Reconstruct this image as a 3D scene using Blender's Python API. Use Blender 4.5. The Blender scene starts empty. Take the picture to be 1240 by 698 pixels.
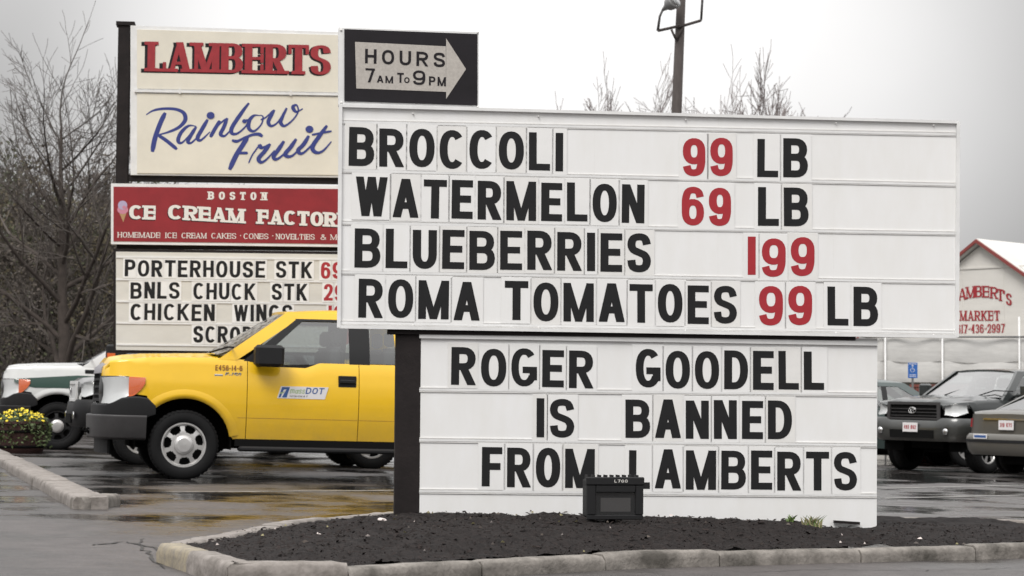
import bpy, math, random
from mathutils import Vector, Matrix, noise
R = math.radians
random.seed(7)
scene = bpy.context.scene
COL = scene.collection

# ------------------------------------------------------------------ camera
CZ, FPX, SLOPE = 0.9, 2600.0, -0.0185
cam_d = bpy.data.cameras.new('camera'); cam = bpy.data.objects.new('camera', cam_d); COL.objects.link(cam)
cam_d.sensor_width = 36; cam_d.lens = 36*FPX/1240; cam_d.clip_start = .1; cam_d.clip_end = 2000
cam.location = (0, 0, CZ)
RM = (Matrix.Rotation(R(90)+math.atan(146/FPX), 3, 'X') @ Matrix.Rotation(.007, 3, 'Z'))
cam.rotation_euler = RM.to_euler()
cam_d.dof.use_dof = True; cam_d.dof.focus_distance = 15.0; cam_d.dof.aperture_fstop = 5.6
scene.camera = cam

# ------------------------------------------------------------------ world
world = bpy.data.worlds.new('World'); scene.world = world; world.use_nodes = True
nt = world.node_tree; N = nt.nodes; L = nt.links
for n in list(N): N.remove(n)
def nd(t, **k):
    n = N.new(t)
    for a, b in k.items(): setattr(n, a, b)
    return n
SUN_EL, SUN_AZ = R(52), R(205)
sky = nd('ShaderNodeTexSky', sky_type='NISHITA'); sky.sun_disc = False
sky.sun_elevation = SUN_EL; sky.sun_rotation = SUN_AZ
sky.dust_density = 4; sky.air_density = 1.0
hs = nd('ShaderNodeHueSaturation'); hs.inputs['Saturation'].default_value = .12
L.new(sky.outputs[0], hs.inputs['Color'])
tc = nd('ShaderNodeTexCoord'); sp = nd('ShaderNodeSeparateXYZ'); L.new(tc.outputs['Generated'], sp.inputs[0])
up = nd('ShaderNodeMapRange'); L.new(sp.outputs['Z'], up.inputs['Value'])      # cloud layer brighter towards the zenith
up.inputs['From Min'].default_value = 0; up.inputs['From Max'].default_value = 1
up.inputs['To Min'].default_value = .66; up.inputs['To Max'].default_value = 7.0
nz = nd('ShaderNodeTexNoise'); nz.inputs['Scale'].default_value = 4; nz.inputs['Detail'].default_value = 5
L.new(tc.outputs['Generated'], nz.inputs['Vector'])
nm = nd('ShaderNodeMapRange'); L.new(nz.outputs[0], nm.inputs['Value'])
nm.inputs['From Min'].default_value = .3; nm.inputs['From Max'].default_value = .7
nm.inputs['To Min'].default_value = .92; nm.inputs['To Max'].default_value = 1.07
# glow painted into the sky round the view axis, dimmed away like lens falloff
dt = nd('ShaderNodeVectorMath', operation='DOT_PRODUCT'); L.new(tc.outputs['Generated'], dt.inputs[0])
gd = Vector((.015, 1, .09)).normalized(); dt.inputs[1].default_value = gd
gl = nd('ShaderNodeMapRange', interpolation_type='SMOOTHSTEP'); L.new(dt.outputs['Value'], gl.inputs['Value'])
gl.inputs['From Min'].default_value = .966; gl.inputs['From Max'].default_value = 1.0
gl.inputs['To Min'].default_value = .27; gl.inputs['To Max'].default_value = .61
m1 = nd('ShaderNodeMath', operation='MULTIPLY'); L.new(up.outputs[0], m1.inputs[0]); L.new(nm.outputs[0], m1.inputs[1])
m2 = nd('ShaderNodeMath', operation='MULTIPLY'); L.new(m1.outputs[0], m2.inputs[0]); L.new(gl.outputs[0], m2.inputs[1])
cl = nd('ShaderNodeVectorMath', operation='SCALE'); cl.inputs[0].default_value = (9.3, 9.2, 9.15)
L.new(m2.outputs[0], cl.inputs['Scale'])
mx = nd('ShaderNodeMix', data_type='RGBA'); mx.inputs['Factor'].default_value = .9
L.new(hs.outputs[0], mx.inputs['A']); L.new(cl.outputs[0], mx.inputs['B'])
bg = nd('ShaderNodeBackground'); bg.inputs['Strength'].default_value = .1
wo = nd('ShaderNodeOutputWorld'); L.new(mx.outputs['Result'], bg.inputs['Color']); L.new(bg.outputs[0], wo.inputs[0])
# ------------------------------------------------------------------ sun
sd = bpy.data.lights.new('sun', 'SUN'); sd.energy = 1.5; sd.angle = R(25); sd.color = (1, .97, .93)
so = bpy.data.objects.new('sun', sd); COL.objects.link(so)
dsun = Vector((math.sin(SUN_AZ)*math.cos(SUN_EL), math.cos(SUN_AZ)*math.cos(SUN_EL), math.sin(SUN_EL)))
so.rotation_euler = dsun.to_track_quat('Z', 'Y').to_euler(); so.location = (0, 0, 40)
scene.view_settings.view_transform = 'Standard'; scene.view_settings.look = 'None'
scene.view_settings.exposure = 0.40; scene.view_settings.gamma = 1.0
scene.view_settings.use_curve_mapping = False

# ------------------------------------------------------------------ placing helpers
def ray(px, py): return RM @ Vector(((px-620)/FPX, (349-py)/FPX, -1))
def at(px, py, Y):
    d = ray(px, py); return Vector((d.x, d.y, d.z))*(Y/d.y) + Vector((0, 0, CZ))
def gz(x): return SLOPE*max(-12, min(12, x))
def gp(px, py):
    d = ray(px, py); t = CZ/(SLOPE*d.x-d.z); p = d*t; return Vector((p.x, p.y, SLOPE*p.x))
def lerp(pts, x):
    if x <= pts[0][0]: return pts[0][1]
    for (a, b), (c, d) in zip(pts, pts[1:]):
        if x <= c: return b+(d-b)*(x-a)/(c-a) if c > a else d
    return pts[-1][1]
def catmull(p, n=6, closed=False):
    out = []; m = len(p)
    for i in range(m if closed else m-1):
        P = [p[(i+k) % m] if closed else p[min(max(i+k, 0), m-1)] for k in (-1, 0, 1, 2)]
        for j in range(n):
            t = j/n
            out.append(tuple(.5*(2*b+(c-a)*t+(2*a-5*b+4*c-d)*t*t+(3*b-a-3*c+d)*t**3) for a, b, c, d in zip(*P)))
    if not closed: out.append(tuple(p[-1]))
    return out

# ------------------------------------------------------------------ materials
def mat(name, col, rough=.5, metal=0, var=.0, vscale=8, bump=0, bscale=60, coat=0, col2=None, spec=.5, stretch=None):
    m = bpy.data.materials.new(name); m.use_nodes = True; t = m.node_tree; b = t.nodes['Principled BSDF']
    b.inputs['Roughness'].default_value = rough; b.inputs['Metallic'].default_value = metal
    b.inputs['Specular IOR Level'].default_value = spec
    if coat: b.inputs['Coat Weight'].default_value = coat; b.inputs['Coat Roughness'].default_value = .08
    co = t.nodes.new('ShaderNodeTexCoord'); src = co.outputs['Object']
    if stretch:
        mp = t.nodes.new('ShaderNodeMapping'); mp.inputs['Scale'].default_value = stretch
        t.links.new(src, mp.inputs[0]); src = mp.outputs[0]
    if var or col2:
        n = t.nodes.new('ShaderNodeTexNoise'); n.inputs['Scale'].default_value = vscale; n.inputs['Detail'].default_value = 6
        n.inputs['Roughness'].default_value = .65
        t.links.new(src, n.inputs['Vector'])
        r = t.nodes.new('ShaderNodeMapRange'); r.inputs['From Min'].default_value = .32; r.inputs['From Max'].default_value = .68
        t.links.new(n.outputs[0], r.inputs['Value'])
        x = t.nodes.new('ShaderNodeMix'); x.data_type = 'RGBA'
        c2 = col2 or tuple(c*(1-var) for c in col)
        x.inputs['A'].default_value = (*c2, 1); x.inputs['B'].default_value = (*(col if col2 else tuple(min(1, c*(1+var*.5)) for c in col)), 1)
        t.links.new(r.outputs[0], x.inputs['Factor']); t.links.new(x.outputs['Result'], b.inputs['Base Color'])
    else: b.inputs['Base Color'].default_value = (*col, 1)
    if bump:
        n = t.nodes.new('ShaderNodeTexNoise'); n.inputs['Scale'].default_value = bscale; n.inputs['Detail'].default_value = 5
        t.links.new(src, n.inputs['Vector'])
        u = t.nodes.new('ShaderNodeBump'); u.inputs['Strength'].default_value = bump; u.inputs['Distance'].default_value = .01
        t.links.new(n.outputs[0], u.inputs['Height']); t.links.new(u.outputs[0], b.inputs['Normal'])
    return m
M = dict(
 board=mat('board_white', (.84, .84, .84), .42, col2=(.80, .795, .78), vscale=2.0, stretch=(3, 1, .9)),
 alu=mat('frame_white', (.77, .77, .765), .45, var=.10, vscale=5, bump=.08, bscale=30),
 tile=mat('letter_tile', (.82, .815, .805), .38, var=.05, vscale=4),
 tile2=mat('letter_tile_aged', (.79, .78, .76), .4, var=.07, vscale=5),
 edge=mat('tile_edge', (.80, .795, .785), .6),
 dirt=mat('rail_dirt', (.67, .655, .63), .8, col2=(.785, .78, .77), vscale=7, stretch=(1.5, 1, 9)),
 black=mat('black_vinyl', (.014, .014, .015), .55, var=.25, vscale=6, spec=.25),
 red=mat('red_vinyl', (.38, .018, .028), .5, var=.12, vscale=7),
 post=mat('dark_post', (.018, .014, .014), .75, spec=.25, var=.4, vscale=4, bump=.2, bscale=40),
 cream=mat('cream_panel', (.74, .70, .60), .5, var=.08, vscale=1.8),
 signred=mat('sign_red', (.26, .014, .020), .5, var=.18, vscale=3),
 blue=mat('script_blue', (.03, .045, .22), .5, var=.1),
 brightred=mat('lettering_red', (.33, .022, .03), .5, var=.2, vscale=12),
 white=mat('white_print', (.74, .72, .68), .5),
 greyed=mat('aged_tile_board', (.66, .645, .60), .5, var=.08, vscale=2, stretch=(1, 1, 3)),
 arrow=mat('arrow_paint', (.40, .37, .34), .8, col2=(.50, .47, .43), vscale=60),
 boxblack=mat('box_black', (.014, .012, .015), .6, var=.3, vscale=3, spec=.25),
 mulch=mat('mulch', (.022, .017, .016), .9, spec=.25, col2=(.007, .006, .006), vscale=26, bump=.9, bscale=70),
 chip=mat('mulch_chip', (.030, .021, .019), .85, spec=.3, col2=(.008, .0065, .006), vscale=9),
 stone=mat('curb_granite', (.29, .265, .24), .8, col2=(.075, .068, .058), vscale=5, bump=.6, bscale=45),
 stone2=mat('curb_granite_pale', (.31, .28, .26), .8, col2=(.14, .125, .11), vscale=9, bump=.5, bscale=40),
 rock=mat('white_rock', (.65, .58, .55), .8, bump=.3),
 grass=mat('weed_green', (.10, .16, .035), .6, var=.3), straw=mat('weed_straw', (.30, .27, .14), .7, var=.3),
 yellow=mat('yellow_paint', (.83, .50, .008), .32, coat=.6, var=.04, vscale=2, bump=.01, bscale=300),
 carwhite=mat('white_paint', (.66, .67, .66), .3, coat=.6, var=.04), cargreen=mat('green_stripe', (.012, .05, .035), .35, coat=.6),
 dkgreen=mat('dark_green_paint', (.020, .025, .025), .28, coat=.8, var=.1), greypaint=mat('grey_paint', (.115, .112, .10), .3, coat=.8, metal=.3, var=.05),
 teal=mat('teal_paint', (.04, .06, .058), .3, coat=.8), silver=mat('silver_paint', (.2, .2, .2), .3, coat=.8, metal=.4),
 plast=mat('black_plastic', (.012, .012, .013), .6, bump=.1, bscale=200, spec=.3), bumper=mat('grey_bumper', (.038, .036, .037), .5, var=.15),
 rubber=mat('tyre_rubber', (.010, .010, .0105), .8, spec=.2, bump=.2, bscale=90), dark=mat('underbody_dark', (.007, .007, .007), .9, spec=.1),
 chrome=mat('chrome', (.6, .6, .6), .18, metal=1), refl=mat('lamp_reflector', (.80, .80, .80), .3, metal=.25), steel=mat('wheel_silver', (.60, .59, .58), .32, metal=.5, var=.15),
 orange=mat('indicator_orange', (.75, .14, .03), .25, coat=1), tail=mat('tail_light_red', (.30, .01, .015), .2, coat=1),
 seat=mat('seat_fabric', (.11, .11, .115), .9), plate=mat('plate_white', (.7, .68, .68), .5),
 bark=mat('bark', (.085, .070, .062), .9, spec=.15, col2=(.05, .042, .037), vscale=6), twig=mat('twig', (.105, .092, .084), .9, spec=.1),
 farbark=mat('hazed_far_bark', (.24, .21, .205), .9, spec=.1), bud=mat('spring_bud', (.12, .10, .06), .9, var=.3, vscale=3),  # far bark paled: distance haze painted into its colour
 budred=mat('reddish_bud', (.105, .088, .074), .9), leafy=mat('spring_leaf', (.08, .088, .045), .9, var=.35, vscale=2),
 wood=mat('pole_wood', (.065, .054, .05), .85, var=.3, vscale=3, bump=.3, bscale=20, stretch=(6, 6, 1)),
 lampgrey=mat('lamp_grey', (.28, .28, .28), .5), ceramic=mat('lamp_steel', (.06, .056, .056), .6),
 wall=mat('market_wall', (.66, .64, .60), .7, var=.07, vscale=1.2, stretch=(1, 1, 4)), roof=mat('market_roof', (.62, .61, .58), .6, var=.1, vscale=1),
 trim=mat('red_trim', (.22, .045, .04), .7), tarp=mat('pale_tarp', (.60, .59, .57), .7, var=.14, vscale=1.6, stretch=(1, 1, 5), bump=.3, bscale=4),
 brick=mat('stall_brick', (.20, .06, .045), .85, var=.4, vscale=9), parkblue=mat('sign_blue', (.03, .13, .42), .4),
 tub=mat('tub_brown', (.055, .024, .020), .85, var=.4, vscale=9), petal=mat('yellow_petal', (.75, .58, .02), .6),
 leaf=mat('planter_leaf', (.07, .10, .03), .7, var=.4), rail=mat('guard_rail', (.2, .2, .2), .5, metal=.5),
 plow=mat('plow_paint', (.7, .5, .02), .5), ground2=mat('bank_soil', (.05, .043, .033), .95, col2=(.028, .024, .02), vscale=1.2, bump=.6, bscale=6),
 line=mat('lot_line', (.36, .35, .33), .45, col2=(.09, .088, .085), vscale=6), paintworn=mat('worn_yellow_curb', (.34, .29, .20), .75, col2=(.20, .18, .155), vscale=16, bump=.4, bscale=40),
 pink=mat('scoop_pink', (.55, .22, .30), .6), lilac=mat('scoop_lilac', (.42, .36, .52), .6), cone=mat('cone_tan', (.42, .25, .12), .7),
 bluep=mat('print_blue', (.04, .10, .28), .4), greenp=mat('print_green', (.30, .42, .20), .4), brownp=mat('print_brown', (.25, .10, .03), .5),
)
def road_dirt(m, z0=.45, z1=1.0, amt=.55):
    t = m.node_tree; b = t.nodes['Principled BSDF']; l = t.links; co = t.nodes.new('ShaderNodeTexCoord'); sp = t.nodes.new('ShaderNodeSeparateXYZ'); l.new(co.outputs['Object'], sp.inputs[0])
    n = t.nodes.new('ShaderNodeTexNoise'); n.inputs['Scale'].default_value = 5; n.inputs['Detail'].default_value = 8; n.inputs['Roughness'].default_value = .7; l.new(co.outputs['Object'], n.inputs['Vector'])
    r = t.nodes.new('ShaderNodeMapRange'); l.new(sp.outputs['Z'], r.inputs['Value'])
    for k, v in zip(('From Min', 'From Max', 'To Min', 'To Max'), (z0, z1, 1, .06)): r.inputs[k].default_value = v
    q = t.nodes.new('ShaderNodeMath'); q.operation = 'MULTIPLY'; l.new(r.outputs[0], q.inputs[0]); l.new(n.outputs[0], q.inputs[1])
    q2 = t.nodes.new('ShaderNodeMath'); q2.operation = 'MULTIPLY'; q2.inputs[1].default_value = amt; l.new(q.outputs[0], q2.inputs[0])
    x = t.nodes.new('ShaderNodeMix'); x.data_type = 'RGBA'; x.inputs['B'].default_value = (.14, .12, .10, 1)
    old = b.inputs['Base Color'].links[0].from_socket; l.new(old, x.inputs['A']); l.new(q2.outputs[0], x.inputs['Factor']); l.new(x.outputs['Result'], b.inputs['Base Color'])
for k_ in ('yellow', 'carwhite', 'dkgreen', 'greypaint'): road_dirt(M[k_])
def glass(name, tint, refl, rough=.03, base=0):
    m = bpy.data.materials.new(name); m.use_nodes = True; t = m.node_tree
    for n in list(t.nodes): t.nodes.remove(n)
    o = t.nodes.new('ShaderNodeOutputMaterial'); x = t.nodes.new('ShaderNodeMixShader')
    tr = t.nodes.new('ShaderNodeBsdfTransparent'); tr.inputs[0].default_value = (*tint, 1)
    g = t.nodes.new('ShaderNodeBsdfGlossy'); g.inputs['Roughness'].default_value = rough
    f = t.nodes.new('ShaderNodeLayerWeight'); f.inputs[0].default_value = .5; pw = t.nodes.new('ShaderNodeMath'); pw.operation = 'POWER'; pw.inputs[1].default_value = refl; t.links.new(f.outputs['Facing'], pw.inputs[0])
    a = t.nodes.new('ShaderNodeMath'); a.operation = 'ADD'; a.use_clamp = True; a.inputs[1].default_value = base
    t.links.new(pw.outputs[0], a.inputs[0]); t.links.new(a.outputs[0], x.inputs[0]); t.links.new(tr.outputs[0], x.inputs[1]); t.links.new(g.outputs[0], x.inputs[2]); t.links.new(x.outputs[0], o.inputs[0])
    return m
M['greysil'] = mat('grey_silver_plastic', (.26, .25, .27), .4)
M['glass'] = glass('car_glass', (.50, .56, .55), 3.5, .04, .20)
M['screen'] = glass('windshield_glass', (.50, .55, .54), 2.2, .10, .15)
M['lens'] = glass('lamp_lens', (.93, .94, .94), 4.0, .05, .06)
def asphalt():
    m = bpy.data.materials.new('wet_asphalt'); m.use_nodes = True; t = m.node_tree; b = t.nodes['Principled BSDF']; l = t.links
    co = t.nodes.new('ShaderNodeTexCoord')
    def noise_(scale, st, det=5, ro=.6):
        mp = t.nodes.new('ShaderNodeMapping'); mp.inputs['Scale'].default_value = st; l.new(co.outputs['Object'], mp.inputs[0])
        n = t.nodes.new('ShaderNodeTexNoise'); n.inputs['Scale'].default_value = scale; n.inputs['Detail'].default_value = det
        n.inputs['Roughness'].default_value = ro; l.new(mp.outputs[0], n.inputs['Vector']); return n.outputs[0]
    def mr(v, a, b_, c, d):
        r = t.nodes.new('ShaderNodeMapRange'); l.new(v, r.inputs['Value'])
        for k, val in zip(('From Min', 'From Max', 'To Min', 'To Max'), (a, b_, c, d)): r.inputs[k].default_value = val
        return r.outputs[0]
    def mul(a, b_):
        q = t.nodes.new('ShaderNodeMath'); q.operation = 'MULTIPLY'; l.new(a, q.inputs[0]); l.new(b_, q.inputs[1]); return q.outputs[0]
    wet = noise_(.55, (1, .8, 1), 5, .62); fine = noise_(90, (1, 1, 1), 3); mid = noise_(5, (1, 1, 1), 5, .7)
    # the lot is wetter than the street and the left apron: world y grows away from the street
    sp_ = t.nodes.new('ShaderNodeSeparateXYZ'); l.new(co.outputs['Object'], sp_.inputs[0])
    lot = mr(sp_.outputs['Y'], 13.5, 19, .13, 0)
    ad = t.nodes.new('ShaderNodeMath'); ad.operation = 'ADD'; l.new(wet, ad.inputs[0]); l.new(lot, ad.inputs[1])
    ro = mr(ad.outputs[0], .45, .60, .10, .50); l.new(ro, b.inputs['Roughness'])
    x = t.nodes.new('ShaderNodeMix'); x.data_type = 'RGBA'; x.inputs['A'].default_value = (.020, .019, .018, 1); x.inputs['B'].default_value = (.070, .062, .060, 1)
    l.new(mr(ad.outputs[0], .42, .66, 0, 1), x.inputs['Factor'])
    y = t.nodes.new('ShaderNodeMix'); y.data_type = 'RGBA'; y.blend_type = 'MULTIPLY'; y.inputs['Factor'].default_value = 1
    g = t.nodes.new('ShaderNodeCombineColor'); v = mul(mr(mid, .3, .7, .72, 1.28), mr(fine, .3, .7, .55, 1.5))
    for k in range(3): l.new(v, g.inputs[k])
    l.new(x.outputs['Result'], y.inputs['A']); l.new(g.outputs[0], y.inputs['B']); l.new(y.outputs['Result'], b.inputs['Base Color'])
    # ripples and unevenness
    und = noise_(1.3, (1, 1, 1), 4, .55)
    b1 = t.nodes.new('ShaderNodeBump'); b1.inputs['Strength'].default_value = .35; b1.inputs['Distance'].default_value = .05; l.new(und, b1.inputs['Height'])
    b2 = t.nodes.new('ShaderNodeBump'); b2.inputs['Distance'].default_value = .004; l.new(fine, b2.inputs['Height'])
    l.new(mr(ad.outputs[0], .44, .58, .06, .6), b2.inputs['Strength']); l.new(b1.outputs[0], b2.inputs['Normal']); l.new(b2.outputs[0], b.inputs['Normal'])
    return m
M['asphalt'] = asphalt()

# ------------------------------------------------------------------ mesh builder
class MB:
    def __init__(s): s.v = []; s.f = []; s.m = []; s.ms = []; s.sm = []
    def mi(s, m):
        if m not in s.ms: s.ms.append(m)
        return s.ms.index(m)
    def face(s, pts, m, smooth=False):
        b = len(s.v); s.v += [tuple(p) for p in pts]; s.f.append(tuple(range(b, b+len(pts)))); s.m.append(s.mi(m)); s.sm.append(smooth)
    def raw(s, vs, fs, m, smooth=True):
        b = len(s.v); s.v += [tuple(p) for p in vs]; k = s.mi(m)
        for f in fs: s.f.append(tuple(b+i for i in f)); s.m.append(k); s.sm.append(smooth)
    def box(s, x0, x1, y0, y1, z0, z1, m, ch=0):
        if ch:   # chamfered along x outline (top/bottom, all vertical edges)
            c = ch; P = [(x0+c, y0), (x1-c, y0), (x1, y0+c), (x1, y1-c), (x1-c, y1), (x0+c, y1), (x0, y1-c), (x0, y0+c)]
            cx, cy = (x0+x1)/2, (y0+y1)/2
            def ring(z, k): return [(p[0]+(c*k*(1 if p[0] < cx else -1)), p[1]+(c*k*(1 if p[1] < cy else -1)), z) for p in P]
            rs = [ring(z0, 1), ring(z0+c, 0), ring(z1-c, 0), ring(z1, 1)]
            vs = sum(rs, []); fs = [tuple(range(7, -1, -1)), tuple(range(24, 32))]
            for r in range(3):
                for i in range(8): j = (i+1) % 8; fs.append((r*8+i, r*8+j, r*8+8+j, r*8+8+i))
            s.raw(vs, fs, m, False); return
        vs = [(x, y, z) for z in (z0, z1) for y in (y0, y1) for x in (x0, x1)]
        s.raw(vs, [(0, 2, 3, 1), (4, 5, 7, 6), (0, 1, 5, 4), (2, 6, 7, 3), (0, 4, 6, 2), (1, 3, 7, 5)], m, False)
    def prism(s, poly, y0, y1, m, m2=None):      # poly in (x,z), depth along y
        n = len(poly); a = sum(poly[i][0]*poly[(i+1) % n][1]-poly[(i+1) % n][0]*poly[i][1] for i in range(n))
        if a < 0: poly = poly[::-1]
        s.face([(p[0], y0, p[1]) for p in poly], m)
        s.face([(p[0], y1, p[1]) for p in poly[::-1]], m2 or m)
        for i in range(n):
            p, q = poly[i], poly[(i+1) % n]
            s.face([(p[0], y0, p[1]), (p[0], y1, p[1]), (q[0], y1, q[1]), (q[0], y0, q[1])], m2 or m)
    def tube(s, pts, rads, m, n=6, cap=True):
        pts = [Vector(p) for p in pts]; k = len(pts)
        if not hasattr(rads, '__len__'): rads = [rads]*k
        vs = []; ref = None
        for i, p in enumerate(pts):
            d = (pts[min(i+1, k-1)]-pts[max(i-1, 0)]).normalized()
            if ref is None: ref = d.orthogonal().normalized()
            ref = (ref-d*ref.dot(d)); ref = ref.normalized() if ref.length > 1e-6 else d.orthogonal().normalized()
            o = d.cross(ref)
            for j in range(n):
                a = 2*math.pi*j/n; vs.append(p+(ref*math.cos(a)+o*math.sin(a))*rads[i])
        fs = [(i*n+j, i*n+(j+1) % n, (i+1)*n+(j+1) % n, (i+1)*n+j) for i in range(k-1) for j in range(n)]
        if cap: fs += [tuple(range(n-1, -1, -1)), tuple(range((k-1)*n, k*n))]
        s.raw(vs, fs, m, n > 4)
    def lathe(s, prof, m, n=32, axis='y', c=(0, 0, 0), smooth=True):    # prof: (r, t) along the axis
        vs = []
        for r, t in prof:
            for j in range(n):
                a = 2*math.pi*j/n; p, q = r*math.cos(a), r*math.sin(a)
                vs.append((c[0]+p, c[1]+t, c[2]+q) if axis == 'y' else (c[0]+p, c[1]+q, c[2]+t))
        fs = [(i*n+j, i*n+(j+1) % n, (i+1)*n+(j+1) % n, (i+1)*n+j) for i in range(len(prof)-1) for j in range(n)]
        s.raw(vs, fs, m, smooth)
    def sheet(s, cols, m, inward=None):          # cols: list of columns of points; inward: same shape shifted points for thickness
        nc, nr = len(cols), len(cols[0]); g = [p for c in cols for p in c]
        fs = [(i*nr+j, (i+1)*nr+j, (i+1)*nr+j+1, i*nr+j+1) for i in range(nc-1) for j in range(nr-1)]
        s.raw(g, fs, m)
        if inward:
            s.raw([p for c in inward for p in c], [f[::-1] for f in fs], m)
            rim = [(i, 0) for i in range(nc)]+[(nc-1, j) for j in range(1, nr)]+[(i, nr-1) for i in range(nc-2, -1, -1)]+[(0, j) for j in range(nr-2, 0, -1)]
            for (a, b), (c, d) in zip(rim, rim[1:]+rim[:1]):
                s.face([cols[a][b], inward[a][b], inward[c][d], cols[c][d]], m)
    def build(s, name, parent=None, loc=None, rot=None):
        me = bpy.data.meshes.new(name); me.from_pydata([tuple(v) for v in s.v], [], s.f)
        for k in s.ms: me.materials.append(M[k])
        me.polygons.foreach_set('material_index', s.m); me.polygons.foreach_set('use_smooth', s.sm)
        me.update(); o = bpy.data.objects.new(name, me); COL.objects.link(o)
        if parent: o.parent = parent
        if loc is not None: o.location = loc
        if rot is not None: o.rotation_euler = rot
        return o
def recalc(o):
    import bmesh
    b = bmesh.new(); b.from_mesh(o.data); bmesh.ops.recalc_face_normals(b, faces=b.faces); b.to_mesh(o.data); b.free(); return o
def thing(name, label, cat, loc=(0, 0, 0), rz=0, group=None):
    o = bpy.data.objects.new(name, None); COL.objects.link(o); o.location = loc; o.rotation_euler = (0, 0, rz); o.empty_display_size = .2
    return tag(o, label, cat, group)
def tag(o, label, cat, group=None, kind=None):
    if label: o['label'] = label
    if cat: o['category'] = cat
    if group: o['group'] = group
    if kind: o['kind'] = kind
    return o
def kind(o, k, label=None):
    o['kind'] = k
    if label: o['label'] = label
    return o
def dup(o, parent=None, loc=None, rot=None, scale=None):
    c = o.copy(); COL.objects.link(c); c.parent = parent
    if loc is not None: c.location = loc
    if rot is not None: c.rotation_euler = rot
    if scale is not None: c.scale = scale
    for ch in kids.get(o.name, [x for x in bpy.data.objects if x.parent == o]): dup(ch, c)
    return c
kids = {}

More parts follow.
